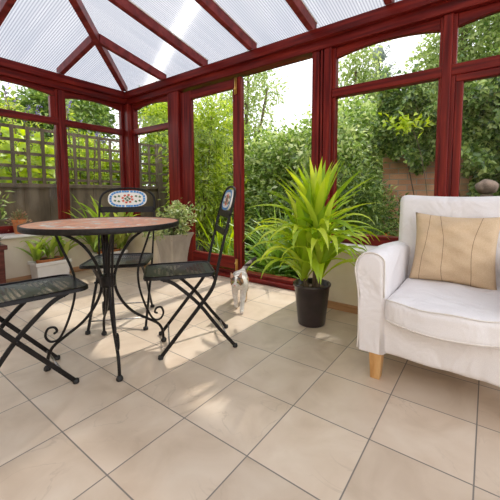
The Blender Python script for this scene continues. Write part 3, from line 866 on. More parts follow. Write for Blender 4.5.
    # front frame: from under the seat front down to the back feet
    for s in (-1, 1):
        pth = smooth_path([(-.200, .128 * s, .418), (-.150, .130 * s, .398), (-.103, .131 * s, .362), (-.004, .132 * s, .263), (.091, .133 * s, .132), (.187, .134 * s, .012)], 4)
        MB().flat(pth, .012, .0185, (1, 0, 0)).build('front_leg', M['iron'], t, bevel=.002)
        MB().tube([(-.004, .118 * s, .263), (-.004, .166 * s, .263)], .007).build('pivot_bolt', M['iron'], t, smooth=True)
        for cx_, cy_ in ((-.209, .150 * s), (.190, .134 * s)):
            MB().lathe([(.0005, 0), (.012, 0), (.014, .004), (.013, .018), (.0005, .02)], 12, (cx_, cy_, 0)).build('foot_cap', M['rubber'], t, smooth=True)
    MB().tube([(-.165, -.15, .062), (-.165, .15, .062)], .0045, 6).build('cross_rod', M['steel'], t, smooth=True)
    MB().tube([(.150, -.134, .056), (.150, .134, .056)], .0045, 6).build('cross_rod', M['steel'], t, smooth=True)
    MB().tube([(-.185, -.128, .405), (-.185, .128, .405)], .006, 6).build('seat_bar', M['iron'], t, smooth=True)
    MB().tube([(.076, -.156, .405), (.076, .156, .405)], .006, 6).build('seat_bar', M['iron'], t, smooth=True)
    return t
G = 'folding mosaic-backed chairs round the bistro table'
ch = make_chair('bistro_chair', 'black folding chair seen side-on beside the cat, right of the table', G)
ch.location = (-.126, .784, 0); ch.rotation_euler = (0, 0, R(52.76))
dup(ch, (-.785, .725, 0), R(136.2), 'black folding chair facing forward behind the table, its blue-bordered mosaic plaque in full view', G, scale=(1.03, 1.13, 1))
dup(ch, (-.452, -.015, 0), R(262), 'black folding chair in front of the table, only its perforated seat and crossed legs showing', G)

# ------------------------------------------------------------------ armchair
arm = thing('armchair', 'white slipcovered armchair with tapered wooden legs by the right windows', 'armchair', (1.09, 1.25, 0))
AX, AY = 1.09, 1.25
def loc2(p): return (p[0] - AX, p[1] - AY, p[2])
def soft_box(name, lo, hi, mat, parent, r=.04, seg=4, cuts=6, fn=None, loc=(0, 0, 0)):
    """a rounded box, cut into a grid so it can be shaped by fn(v)->v"""
    bm = bmesh.new()
    bmesh.ops.create_cube(bm, size=1)
    for v in bm.verts:
        v.co = Vector([lo[i] + (v.co[i] + .5) * (hi[i] - lo[i]) for i in range(3)])
    bmesh.ops.bevel(bm, geom=bm.edges[:], offset=r, segments=seg, profile=.5, affect='EDGES')
    bmesh.ops.subdivide_edges(bm, edges=[e for e in bm.edges if e.calc_length() > r * 1.8], cuts=cuts, use_grid_fill=True)
    bmesh.ops.triangulate(bm, faces=[f for f in bm.faces if len(f.verts) > 4])
    if fn:
        for v in bm.verts: v.co = Vector(fn(v.co))
    me = bpy.data.meshes.new(name); bm.to_mesh(me); bm.free()
    me.materials.append(mat)
    me.polygons.foreach_set('use_smooth', [True] * len(me.polygons))
    o = bpy.data.objects.new(name, me); COL.objects.link(o)
    if parent: o.parent = parent
    o.location = loc
    return o
HWID = .36                                    # half width of the chair, arms included
# base skirt
def f_base(v):
    x, y, z = v
    if y < -.2:
        y += .010 * math.sin(x * 21) * (.29 - z) / .16 + .004 * math.sin(x * 47 + 1)
    if z < .15: z += .004 * math.sin(x * 15 + y * 11)
    return x, y, z
soft_box('base', (-.345, -.275, .135), (.345, .40, .33), M['slipcover'], arm, r=.02, cuts=10, fn=f_base)
# arms: rolled over the top, a little waisted below
def arm_outline(sgn):
    pts = [(-.222, .136), (-.222, .40), (-.222, .545), (-.228, .575), (-.248, .592), (-.275, .600), (-.305, .598), (-.333, .585), (-.352, .562), (-.362, .53), (-.362, .50), (-.354, .46), (-.345, .40), (-.342, .32), (-.342, .22), (-.345, .136)]
    return [(x * sgn * -1 if sgn > 0 else x, z) for x, z in pts]
for sgn in (-1, 1):
    ol = arm_outline(sgn)
    ys = [-.286, -.280, -.262, -.20, -.10, 0, .10, .20, .30, .40]
    mb = MB(); n = len(ol)
    cxa, cza = sum(p[0] for p in ol) / n, .36
    vs = []
    for i, y in enumerate(ys):
        k = (.72, .90, 1, 1, 1, 1, 1, 1, 1, 1)[i]
        for j, (x, z) in enumerate(ol):
            zz = z
            if z > .45: zz = z - .03 * max(0, (y - .0) / .40) * ((z - .45) / .15)
            xx = cxa + (x - cxa) * k
            xx += .004 * math.sin(zz * 26 + y * 9) * (1 if z < .5 else .3)
            zz2 = cza + (zz - cza) * (1 - (1 - k) * .35) if z > .14 else zz + .003 * math.sin(y * 22)
            vs.append((xx, y, zz2))
    fs = [(i * n + j, i * n + (j + 1) % n, (i + 1) * n + (j + 1) % n, (i + 1) * n + j) for i in range(len(ys) - 1) for j in range(n)]
    fs += [tuple(range(n)), tuple(range((len(ys) - 1) * n, len(ys) * n))]
    a_ = mb.add(vs, fs).build('arm', M['slipcover'], arm, smooth=True)
    for f_ in a_.data.polygons:
        if len(f_.vertices) > 4: f_.use_smooth = False
    pip = [(cxa + (x - cxa) * .93, -.2815, cza + (z - cza) * .976) for x, z in ol[1:]]
    MB().tube(smooth_path(pip, 3), .0035, 6).build('piping', M['piping'], a_, smooth=True)
# backrest: leans back, top edge gently dished
def f_back(v):
    x, y, z = v
    t = (z - .13) / .72
    y += .085 * t
    if z > .6: z -= .012 * math.cos(x / .30 * PI / 2) * (z - .6) / .25
    x *= 1 - .02 * (1 - t)
    y -= .015 * (1 - (x / .3) ** 2) * max(0, min(1, (z - .35) * 4)) if y < .3 else 0
    return x, y, z
soft_box('backrest', (-.295, .19, .135), (.295, .36, .853), M['slipcover'], arm, r=.035, cuts=8, fn=f_back)
# seat cushion: boxed, swelling forward between the arms
def f_cush(v):
    x, y, z = v
    bow = 1 - (x / .22) ** 2
    if y < -.1: y -= .045 * max(0, bow) * ((-.1 - y) / .2)
    zm = (z - .35) / .055
    if z > .35: z += .012 * bow * max(0, 1 - ((y + .05) / .3) ** 2) + .003 * math.sin(x * 30 + y * 17)
    else: z -= .012 * max(0, bow) * (1 if y < -.2 else 0)
    return x, y, z
cu = soft_box('seat_cushion', (-.222, -.305, .295), (.222, .235, .402), M['slipcover'], arm, r=.028, cuts=8, fn=f_cush)
for zc_ in (.397, .312):
    fr_ = []
    for i in range(25):
        x = -.215 + .43 * i / 24
        p = f_cush((x, -.300 if zc_ > .35 else -.302, zc_))
        fr_.append((p[0], p[1] - .001, p[2]))
    MB().tube(fr_, .003, 6).build('piping', M['piping'], cu, smooth=True)
for sx in (-1, 1):
    for y0, y1 in ((-.245, -.235), (.36, .40)):
        x = sx * .262
        vs = []
        for z, w, dx, dy in ((.16, .030, 0, 0), (.0, .021, sx * .004, y1 - y0 if y0 < 0 else .03)):
            for i, j in ((-1, -1), (1, -1), (1, 1), (-1, 1)): vs.append((x + dx + i * w, y0 + dy + j * w, z))
        MB().add(vs, [(0, 1, 2, 3), (7, 6, 5, 4), (0, 1, 5, 4), (1, 2, 6, 5), (2, 3, 7, 6), (3, 0, 4, 7)]).build('leg', M['oak'], arm, bevel=.003)

# cushion on the chair
def pillow(w, h, d, n=28):
    vs, fs = [], []
    for s in (1, -1):
        o = len(vs)
        for i in range(n + 1):
            for j in range(n + 1):
                u, v = 2 * i / n - 1, 2 * j / n - 1
                pin = 1 - .09 * (1 - abs(u) ** 2) * abs(v) ** 3
                pin2 = 1 - .09 * (1 - abs(v) ** 2) * abs(u) ** 3
                th_ = max(0, (1 - abs(u) ** 2.6) * (1 - abs(v) ** 2.6)) ** .55
                wob = .007 * math.sin(u * 7 + v * 3) * th_ + .007 * math.sin(v * 10 - u * 5 + 1) * th_ + .004 * math.sin(v * 17 + u * 9)* th_
                vs.append((u * w / 2 * pin2, s * (th_ * d / 2 + wob), v * h / 2 * pin))
        for i in range(n):
            for j in range(n):
                q = o + i * (n + 1) + j
                fs.append((q, q + 1, q + n + 2, q + n + 1))
    return vs, fs
cs = MB().add(*pillow(.385, .365, .13)).build('throw_cushion', M['pillow'], None, smooth=True)
bm = bmesh.new(); bm.from_mesh(cs.data); bmesh.ops.remove_doubles(bm, verts=bm.verts, dist=.0008); bmesh.ops.recalc_face_normals(bm, faces=bm.faces); bm.to_mesh(cs.data); bm.free()
cs.location = (1.085, 1.405, .575); cs.rotation_euler = (R(-13), R(1.5), 0)
tag(cs, 'beige linen cushion with three wavy brown lines leaning in the armchair', 'cushion')

# ------------------------------------------------------------------ plants indoors
# tall strap-leaved plant in a black pot
yp = thing('potted_yucca', 'tall bright yellow-green strap-leaved plant in a black pot beside the doorway', 'potted plant', (.295, 1.405, 0))
MB().lathe([(.0005, 0), (.084, 0), (.089, .006), (.116, .255), (.123, .258), (.125, .272), (.118, .275), (.109, .268), (.106, .235), (.0005, .235)], 32).build('pot', M['black_pot'], yp, smooth=True)
MB().lathe([(.107, .238), (.06, .245), (.0005, .249)], 24).build('soil', M['soil'], yp)
st = MB()
heads = [((.02, .02, .69), 1.0, 54, 0), ((-.035, -.045, .47), 1.2, 44, 1), ((.075, -.03, .50), 1.1, 36, 1)]
for (hx, hy, hz), k, n, low in heads:
    st.tube(smooth_path([(hx * .5, hy * .5, .24), (hx * .8, hy * .8, hz * .6), (hx, hy, hz)], 4), .014)
st.build('stem', M['bark'], yp, smooth=True)
bs, az, el, Ls, Ws, dr = [], [], [], [], [], []
for (hx, hy, hz), k, n, low in heads:
    for i in range(n):
        f_ = i / n
        a = i * 2.399963 + random.uniform(-.25, .25)
        e = (R(82) - f_ * R(30) if low else R(86) - f_ * R(84)) + random.uniform(-.15, .15)
        bs.append((hx + .014 * math.cos(a), hy + .014 * math.sin(a), hz + .05 - (.24 if low else .16) * f_))
        az.append(a); el.append(e)
        Ls.append(k * random.uniform(.34, .43) * (.85 + .3 * math.sin(PI * f_))); Ws.append(random.uniform(.042, .058) if low else random.uniform(.034, .048))
        dr.append((R(random.uniform(20, 60)) if f_ < .22 else e + R(random.uniform(75, 92))) if low else R(random.uniform(6, 30)) + f_ * R(random.choice((5, 15, 30, 70))))
V, F = strap_geo(bs, az, el, Ls, Ws, dr, nseg=10, fold=.2, twist=.6)
lim = 1.70 - 1.405
V[:, 1] = np.where(V[:, 1] > lim, lim + (V[:, 1] - lim) * .05, V[:, 1])
np_mesh('foliage', V, F, M['yucca'], yp)

# square flared urn with a small-leaved shrub
un = thing('urn_planter', 'square flared grey urn holding a small-leaved shrub by the glass door', 'potted plant', (-1.32, 1.585, 0))
def sq(pr):
    mb = MB(); vs = []
    for hw, z in pr:
        c = hw * .10
        vs += [(hw - c, -hw, z), (hw, -hw + c, z), (hw, hw - c, z), (hw - c, hw, z), (-hw + c, hw, z), (-hw, hw - c, z), (-hw, -hw + c, z), (-hw + c, -hw, z)]
    n = 8
    fs = [(i * n + j, i * n + (j + 1) % n, (i + 1) * n + (j + 1) % n, (i + 1) * n + j) for i in range(len(pr) - 1) for j in range(n)]
    fs += [tuple(range(n))]
    return mb.add(vs, fs)
sq([(.088, 0), (.090, .02), (.092, .12), (.098, .22), (.110, .31), (.128, .41), (.146, .455), (.150, .462), (.150, .470), (.138, .470), (.132, .43)]).build('urn', M['urn'], un)
MB().box((-.126, -.126, .415), (.126, .126, .435)).build('soil', M['soil'], un)
tw = MB()
tips = []
for i in range(26):
    a = random.uniform(0, 2 * PI); rr_ = random.uniform(.05, .31); z = .47 + random.uniform(.03, .36) * (1 - .35 * rr_ / .31)
    p = (rr_ * math.cos(a), rr_ * math.sin(a), z); tips.append(p)
    tw.tube(smooth_path([(p[0] * .15, p[1] * .15, .43), (p[0] * .55, p[1] * .55, .43 + (z - .43) * .6), p], 3), .004, 5)
tw.build('twigs', M['bark'], un, smooth=True)
tp = np.array(tips)
P = np.repeat(tp, 56, 0) * (1 - .45 * RNG.random((26 * 56, 1)) * np.array([1, 1, .3])) + RNG.normal(size=(26 * 56, 3)) * .03
P[:, 1] = np.minimum(P[:, 1], .33); P[:, 2] = np.maximum(P[:, 2], .44)
V, F = leaf_geo(P, RNG.normal(size=P.shape) + unit(P - np.array([0, 0, .42])) * .9, .034 + .022 * RNG.random(len(P)), .018 + .010 * RNG.random(len(P)))
np_mesh('foliage', V, F, M['jade'], un)

def trough(name, label, loc, ly, seed):
    random.seed(seed)
    t = thing(name, label, 'potted plant', loc)
    lx = .10
    def rect(x, y, z): return [(-x, -y, z), (x, -y, z), (x, y, z), (-x, y, z)]
    lv = [(lx - .016, ly - .02, 0), (lx - .006, ly - .008, .165), (lx + .006, ly + .004, .168), (lx + .008, ly + .006, .200), (lx - .004, ly - .006, .205), (lx - .008, ly - .01, .17), (lx - .012, ly - .016, .13)]
    vs = [p for a in lv for p in rect(*a)]
    fs = [(i * 4 + j, i * 4 + (j + 1) % 4, (i + 1) * 4 + (j + 1) % 4, (i + 1) * 4 + j) for i in range(len(lv) - 1) for j in range(4)] + [(0, 1, 2, 3)]
    MB().add(vs, fs).build('trough', M['white_plastic'], t, bevel=.012, seg=3)
    ip = MB().lathe([(.0005, .155), (.6, .155), (.70, .205), (.74, .222), (.69, .222), (.66, .212), (.0005, .210)], 28).build('inner_pot', M['terracotta'], t, smooth=True)
    ip.scale = (lx * 1.12, ly * 1.12, 1)
    ip['label'] = 'terracotta pot rim'
    so_ = MB().lathe([(.0005, .226), (.45, .222), (.66, .214)], 20).build('soil', M['soil'], t); so_.scale = (lx * 1.1, ly * 1.1, 1)
    return t
def clivia(t, ly, n, Lr, hz=.21, seed=1, fans=3, wid=(.028, .045)):
    random.seed(seed)
    bs, az, el, Ls, Ws, dr = [], [], [], [], [], []
    for k in range(fans):
        cy = (k - (fans - 1) / 2) * ly * .8
        for i in range(n):
            a = random.choice((0, PI)) + random.uniform(-1.0, 1.0) + PI / 2
            if random.random() < .4: a = random.uniform(-1.2, 1.2)
            bs.append((random.uniform(-.02, .02), cy + random.uniform(-.02, .02), hz)); az.append(a)
            el.append(R(random.uniform(45, 86))); Ls.append(random.uniform(*Lr)); Ws.append(random.uniform(*wid)); dr.append(R(random.uniform(20, 130)))
    V, F = strap_geo(bs, az, el, Ls, Ws, dr, nseg=8, fold=.18, twist=.5)
    lim = -2.43 - t.location.x
    yl = 1.66 - t.location.y
    V[:, 1] = np.where(V[:, 1] > yl, yl + (V[:, 1] - yl) * .1, V[:, 1])
    V[:, 0] = np.where(V[:, 0] < lim + .03, lim + .03 + (V[:, 0] - lim - .03) * .05, V[:, 0])
    np_mesh('foliage', V, F, M['clivia'], t)
    MB().lathe([(.03, hz), (.022, hz + .03), (.016, hz + .06)], 10).build('leaf_base', M['stem'], t, smooth=True)
t1 = trough('clivia_trough', 'white trough of short strap leaves against the left wall, under the table edge', (-2.315, .855, 0), .155, 3)
clivia(t1, .15, 11, (.26, .42), seed=5, wid=(.036, .052))
t2 = trough('clivia_trough', 'white trough of tall arching pale leaves behind the forward-facing chair', (-2.315, 1.46, 0), .17, 4)
clivia(t2, .17, 25, (.46, .76), seed=12, wid=(.048, .07))
random.seed(11)

# little cactus pot on the sill
cp = thing('cactus_pot', 'small terracotta pot of red-tipped succulents on the left window sill', 'potted plant', (-2.58, .70, .465))
cp.scale = (1.1, 1.1, 1.08)
MB().lathe([(.0005, 0), (.040, 0), (.050, .105), (.056, .106), (.058, .130), (.052, .132), (.048, .12), (.0005, .118)], 28).build('pot', M['terracotta'], cp, smooth=True)
P = np.stack([RNG.normal(size=260) * .026, RNG.normal(size=260) * .026, .135 + RNG.random(260) * .065], 1)
P[:, 2] -= (P[:, 0] ** 2 + P[:, 1] ** 2) * 14
V, F = leaf_geo(P, np.stack([P[:, 0] * 12, P[:, 1] * 12, np.full(260, .5)], 1), .022 + .016 * RNG.random(260), .010 + .006 * RNG.random(260))
np_mesh('foliage', V, F, M['cactus'], cp)

# dark wooden planter at the left
pb = thing('wooden_planter', 'dark wooden planter box at the left edge under the window', 'planter', (-2.20, .24, 0))
MB().box((-.19, -.21, .02), (.19, .17, .40)).build('box', M['planter_wood'], pb, bevel=.004)
MB().box((-.205, -.225, .40), (.205, .19, .438)).build('rim', M['planter_wood'], pb, bevel=.004)
MB().box((-.17, -.19, .43), (.17, .155, .442)).build('soil', M['soil'], pb)
k = 420
P = np.stack([RNG.uniform(-.17, .18, k), RNG.uniform(-.2, .16, k), .445 + RNG.random(k) ** 2 * .07], 1)
V, F = leaf_geo(P, RNG.normal(size=(k, 3)) + np.array([0, 0, .7]), .03 + .03 * RNG.random(k), .012 + .006 * RNG.random(k))
np_mesh('foliage', V, F, M['grey_plant'], pb)

# ------------------------------------------------------------------ the cat
def mat_cat():
    m, nt, out = new_mat('cat_fur')
    p = N(nt, 'BsdfPrincipled'); p.inputs['Roughness'].default_value = .9
    at = N(nt, 'VertexColor'); at.layer_name = 'coat'
    nz = N(nt, 'TexNoise'); nz.inputs['Scale'].default_value = 90; nz.inputs['Detail'].default_value = 5; LK(nt, coords(nt), nz.inputs['Vector'])
    mx = N(nt, 'Mix', data_type='RGBA', blend_type='MULTIPLY'); mx.inputs[0].default_value = 1
    LK(nt, at.outputs['Color'], mx.inputs[6]); LK(nt, ramp(nt, nz.outputs['Fac'], [(.3, (.72, .72, .72)), (.7, (1, 1, 1))]), mx.inputs[7])
    LK(nt, mx.outputs[2], p.inputs['Base Color'])
    bp = N(nt, 'Bump'); bp.inputs['Strength'].default_value = .4; bp.inputs['Distance'].default_value = .004; LK(nt, nz.outputs['Fac'], bp.inputs['Height']); LK(nt, bp.outputs[0], p.inputs['Normal'])
    LK(nt, p.outputs[0], out.inputs['Surface'])
    return m
def build_cat():
    # local frame: +x = the way it walks, y = its left, z up
    t = thing('cat', 'white, grey and tabby cat walking in from the doorway with its tail raised', 'cat', (-.290, 1.365, 0), R(-54))
    t.scale = (1.06, 1.06, 1.06)
    J = {}
    E_ = []
    def v(name, p, r): J[name] = (len(J), p, r)
    def e(*names):
        for a, b in zip(names, names[1:]): E_.append((J[a][0], J[b][0]))
    v('pelvis', (-.125, .006, .205), (.046, .052)); v('loin', (-.06, .003, .205), (.046, .052)); v('rib', (.01, 0, .195), (.052, .055)); v('chest', (.07, 0, .190), (.048, .052))
    v('neck', (.112, -.004, .212), (.034, .036)); v('head0', (.142, -.010, .226), (.036, .035)); v('head1', (.170, -.014, .226), (.036, .033)); v('muz', (.196, -.017, .214), (.019, .016)); v('nose', (.205, -.018, .213), (.011, .010))
    e('pelvis', 'loin', 'rib', 'chest', 'neck', 'head0', 'head1', 'muz', 'nose')
    for s, nm, dx in ((1, 'l', .055), (-1, 'r', -.045)):
        v('sh' + nm, (.072, .030 * s, .165), (.028, .030)); v('el' + nm, (.060 + dx * .25, .029 * s, .115), (.019, .019)); v('wr' + nm, (.078 + dx * .75, .023 * s, .045), (.0125, .0125)); v('pa' + nm, (.082 + dx, .022 * s, .014), (.0135, .012)); v('to' + nm, (.100 + dx, .022 * s, .011), (.0135, .010))
        e('chest', 'sh' + nm, 'el' + nm, 'wr' + nm, 'pa' + nm, 'to' + nm)
    for s, nm, dx in ((1, 'l', .03), (-1, 'r', -.04)):
        v('hp' + nm, (-.125, .030 * s, .175), (.036, .036)); v('kn' + nm, (-.095 + dx * .5, .038 * s, .120), (.024, .022)); v('ho' + nm, (-.165 + dx * .8, .036 * s, .065), (.013, .013)); v('ft' + nm, (-.150 + dx, .036 * s, .016), (.013, .012)); v('fo' + nm, (-.122 + dx, .036 * s, .011), (.0135, .010))
        e('pelvis', 'hp' + nm, 'kn' + nm, 'ho' + nm, 'ft' + nm, 'fo' + nm)
    tl = [(-.165, .016, .226), (-.190, .036, .248), (-.208, .062, .272), (-.220, .092, .292), (-.228, .122, .312)]
    for i, p in enumerate(tl): v(f'tail{i}', p, (.015 - .001 * i,) * 2)
    e('pelvis', *[f'tail{i}' for i in range(5)])
    me = bpy.data.meshes.new('body')
    order = sorted(J.values(), key=lambda q: q[0])
    FAT = {J[k][0]: f for k, f in (('head0', 1.26), ('head1', 1.24), ('muz', 1.1), ('nose', 1.0), ('chest', 1.12), ('rib', 1.15))}
    me.from_pydata([q[1] for q in order], E_, [])
    o = bpy.data.objects.new('body', me); COL.objects.link(o)
    bm = bmesh.new(); bm.from_mesh(me)
    ly = bm.verts.layers.skin.verify()
    bm.verts.ensure_lookup_table()
    for q in order:
        bm.verts[q[0]][ly].radius = (q[2][0] * FAT.get(q[0], 1.22), q[2][1] * FAT.get(q[0], 1.22))
        bm.verts[q[0]][ly].use_root = q[0] == 0
    bm.to_mesh(me); bm.free()
    sk = o.modifiers.new('skin', 'SKIN'); sk.use_smooth_shade = True; sk.branch_smoothing = .4
    sb = o.modifiers.new('sub', 'SUBSURF'); sb.levels = 3; sb.render_levels = 3
    dg = bpy.context.evaluated_depsgraph_get()
    me2 = bpy.data.meshes.new_from_object(o.evaluated_get(dg))
    bpy.data.objects.remove(o)
    me2.name = 'body'
    ca = me2.color_attributes.new('coat', 'FLOAT_COLOR', 'POINT')
    def coat(p):
        x, y, z = p
        white, grey, tab, dk = (.80, .76, .72), (.34, .31, .29), (.36, .20, .09), (.05, .04, .035)
        if x < -.175 and z > .236:                                   # tail: ringed, dark tip
            return dk if y > .085 or math.sin(z * 150) > .25 else (.42, .36, .31)
        wob = .012 * math.sin(x * 45 + z * 30) + .010 * math.sin(y * 90 + x * 20)
        if x > .118:                                                # head
            yy = y + .014
            if abs(yy) < .008 + max(0, (.236 - z)) * .75 and x > .15: return white      # blaze and muzzle
            if z < .205: return white
            if z > .247 + .006 * math.sin(yy * 200): return (.12, .10, .09)
            return tab if math.sin(yy * 260 + z * 120) > -.4 else (.16, .10, .06)
        if x > .085 and z > .2: return white
        if z + wob > .205 and x < .05: return grey if math.sin(x * 70 + y * 50) > -.55 else (.52, .49, .46)
        if x < -.09 and z > .085 + wob and z < .2: return tab if math.sin(z * 120 + x * 60) > -.3 else (.5, .38, .26)
        if z < .07 and x < -.05: return (.62, .45, .28)
        return white
    for i, vv in enumerate(me2.vertices): ca.data[i].color = (*coat(vv.co), 1)
    b = bpy.data.objects.new('body', me2); COL.objects.link(b); b.parent = t
    M['cat'] = mat_cat(); me2.materials.clear(); me2.materials.append(M['cat'])
    me2.polygons.foreach_set('use_smooth', [True] * len(me2.polygons))
    M['ear'] = mat_basic('cat_ear', (.34, .19, .09), (.45, .27, .15), rough=.9)
    M['ear_pink'] = mat_basic('cat_ear_inside', (.62, .33, .25), (.7, .42, .33), rough=.9)
    M['eye'] = mat_basic('cat_eye', (.20, .22, .05), (.3, .28, .08), rough=.1)
    M['pupil'] = mat_basic('cat_pupil', (.005, .005, .005), rough=.1)
    M['nosep'] = mat_basic('cat_nose', (.55, .2, .18), (.62, .26, .22), rough=.5)
    hx, hy, hz = .163, -.013, .231
    for s in (-1, 1):
        ap = Vector((hx - .010, hy + s * .036, hz + .060))
        q = [Vector((hx + .004, hy + s * .010, hz + .027)), Vector((hx - .004, hy + s * .041, hz + .012)), Vector((hx - .022, hy + s * .030, hz + .020)), Vector((hx - .016, hy + s * .012, hz + .028))]
        ear = MB().add([ap] + q, [(0, 1, 2), (0, 2, 3), (0, 3, 4), (0, 4, 1), (1, 4, 3, 2)]).build('ear', M['ear'], t, smooth=True)
        c_ = (ap + q[0] + q[1]) / 3
        ins = [c_ + (u - c_) * .66 + Vector((.0016, 0, .0006)) for u in (ap, q[0], q[1])]
        MB().add(ins, [(0, 1, 2)]).build('ear_inside', M['ear_pink'], ear)
        ey = MB().ball((hx + .0405, hy - .003 + s * .0165, hz + .004), .0075, sc=(.6, 1, .95)).build('eye', M['eye'], t, smooth=True)
        MB().ball((hx + .0445, hy - .003 + s * .0165, hz + .004), .0046, sc=(.5, .5, 1)).build('pupil', M['pupil'], ey, smooth=True)
    MB().ball((.2125, -.0185, .2165), .005, sc=(.8, 1.1, .8)).build('nose_tip', M['nosep'], t, smooth=True)
    MB().tube([(.209, -.0265, .2065), (.2125, -.0185, .2075), (.209, -.0105, .2065)], .0011, 5).build('mouth', M['ear'], t, smooth=True)
    return t
build_cat()

# ------------------------------------------------------------------ the garden
gp = MB().box((-14, -6, -.30), (8, 16, -.13)).build('ground', M['earth'])
sstruct(gp, 'dark garden soil outside', 'ground')
gp.name = 'terrain'

# trellis-topped fence along the left, one panel per bay
FX, FB, FT = -3.82, 1.0, 1.755
def fence_panel(y0, y1, label, group):
    t = thing('trellis_fence', label, 'fence', (FX, (y0 + y1) / 2, -.13), group=group)
    h = (y1 - y0) / 2
    n = int((y1 - y0) / .15)
    bd = MB()
    for i in range(n):
        a = -h + 2 * h * i / n
        bd.box((-.012 + .010 * (i % 2), a, 0), (.010 + .010 * (i % 2), a + 2 * h / n + .012, FB + .13 - .05))
    bd.build('boards', M['fence'], t)
    MB().box((-.03, -h, FB + .13 - .055), (.04, h, FB + .13)).build('rail', M['fence'], t, bevel=.004)
    tr = MB()
    c = .172
    k = int(2 * h / c)
    for i in range(k + 1):
        y = -h + .03 + (2 * h - .06) * i / k
        tr.box((-.002, y - .020, FB + .13), (.018, y + .020, FT + .13))
    for j in range(5):
        z = FB + .13 + .06 + (FT - FB - .08) * j / 4
        tr.box((-.022, -h, z - .020), (-.002, h, z + .020))
    tr.build('trellis', M['fence'], t)
    MB().box((-.05, -h - .045, 0), (.05, -h + .045, FT + .16)).build('post', M['fence'], t, bevel=.006)
    return t
ys_ = [-2.3, -.2, 1.60, 3.3, 5.0]
labs = ['trellis-topped wooden fence bay nearest the house', 'trellis-topped fence bay with climbers behind the cactus pot',
        'trellis-topped fence bay seen right of the left mullion, behind the rear chair', 'furthest trellis fence bay seen left of the glass door']
for (a, b), l in zip(zip(ys_, ys_[1:]), labs): fence_panel(a, b, l, 'trellis fence along the left side')

def shrub(name, label, loc, blobs, n, L, W, mat, trunk=None, cat='shrub', group=None, core=True, core_from=0, core_k=.5, **kw):
    """blobs local: (x,y,z,rx,ry,rz)"""
    t = thing(name, label, cat, loc, group=group)
    foliage('foliage', n, blobs, L, W, M[mat], t, **kw)
    if core:
        cb = MB()
        for x, y, z, a, b, c in blobs[core_from:]:
            o = len(cb.v)
            cb.ball((x, y, z), 1, 18, 12, sc=(a * core_k, b * core_k, c * core_k))
            for i in range(o, len(cb.v)):
                p = Vector(cb.v[i]); q = p - Vector((x, y, z))
                cb.v[i] = tuple(Vector((x, y, z)) + q * (1 + .22 * math.sin(q.x * 13 + q.z * 9) * math.sin(q.y * 11 - q.z * 7)))
        cb.build('inner_growth', M[mat], t, smooth=True)
    if trunk:
        mb = MB()
        r0 = trunk[0]
        for x, y, z, a, b, c in blobs[:trunk[1]]:
            mb.tube(smooth_path([(0, 0, -.05), (x * .3, y * .3, z * .45), (x * .8, y * .8, z * .85), (x, y, z + c * .4)], 4), r0, 7, scales=None)
        mb.build('trunk', M['bark'], t, smooth=True)
    return t

GZ = -.13
# big pale-leaved shrub filling the doorway
shrub('evergreen_shrub', 'large pale-leaved evergreen shrub filling the open doorway view', (-1.55, 4.35, GZ), [(0, 0, .75, 1.0, .75, .85), (-.55, .2, 1.3, .7, .6, .6), (.35, .1, 1.45, .75, .6, .65), (.75, .2, 1.9, .6, .5, .55), (-.2, .3, 1.75, .6, .5, .35)], 15000, .085, .05, 'pale', trunk=(.03, 4), shell=.6, spread=.10)
shrub('evergreen_shrub', 'dark leafy shrub rising behind the pale one left of the sky gap', (-3.0, 5.6, GZ), [(0, 0, .9, .9, .8, 1.0), (.3, 0, 1.75, .75, .7, .55), (-.7, .2, 1.5, .7, .7, .7)], 9000, .095, .055, 'green', trunk=(.03, 3), shell=.6, spread=.12)
shrub('garden_tree', 'slender airy tree standing left of the sky gap', (-4.9, 7.3, GZ), [(0, 0, 3.5, .7, .7, .6), (-.35, 0, 2.7, .6, .6, .5), (.45, -.1, 2.8, .55, .5, .45), (.8, 0, 3.9, .45, .4, .35), (.1, 0, 4.4, .5, .5, .4), (-.5, 0, 4.0, .5, .5, .4), (.6, 0, 4.6, .4, .4, .3)], 3600, .13, .05, 'tree', trunk=(.035, 6), cat='tree', core=False, shell=.3, cl=14, spread=.16, droop=.6)
shrub('evergreen_shrub', 'tall leafy shrub right of the sky gap behind the grooved post', (-.75, 5.1, GZ), [(0, 0, 1.0, .8, .6, 1.0), (.1, 0, 1.9, .62, .5, .55), (-.1, 0, 2.3, .40, .4, .28)], 8000, .09, .052, 'pale', trunk=(.03, 3), shell=.6, spread=.11)
# seen through the closed glass door
shrub('bamboo_clump', 'tall lime-green willowy shrub behind the closed glass door', (-2.55, 3.2, GZ), [(0, 0, .9, .55, .45, .7), (-.15, .1, 1.6, .5, .45, .6), (.2, 0, 2.0, .40, .35, .45)], 6500, .11, .028, 'lime', trunk=(.016, 3), cat='shrub', core=False, shell=.25, cl=16, spread=.11)
shrub('evergreen_shrub', 'grey-green shrub behind the willowy one at the glass door', (-3.35, 4.7, GZ), [(0, 0, 1.0, .7, .6, 1.0), (0, 0, 1.9, .55, .5, .6)], 6000, .085, .045, 'green', trunk=(.03, 2), shell=.6)
# in front of the right windows
shrub('evergreen_shrub', 'pale leafy bush in the left half of the window behind the armchair arm', (-.45, 3.70, GZ), [(0, 0, 1.15, .42, .38, .5), (-.12, 0, 1.62, .40, .36, .40), (.1, 0, .55, .5, .4, .55)], 6500, .075, .042, 'pale', trunk=(.025, 3), shell=.6, spread=.08)
shrub('fern_bush', 'dark feathery bush low beside the brick wall', (.02, 3.35, GZ), [(0, 0, .55, .42, .35, .55), (-.12, 0, .95, .30, .28, .32)], 6500, .075, .018, 'dark', shell=.5, spread=.07, cat='shrub')
bw = MB().box((.02, 4.10, GZ), (4.6, 4.33, 2.02)).build('brick_wall', M['brick'])
tag(bw, 'old brick garden wall hung with ivy behind the armchair', 'wall')
bw['kind'] = 'structure'
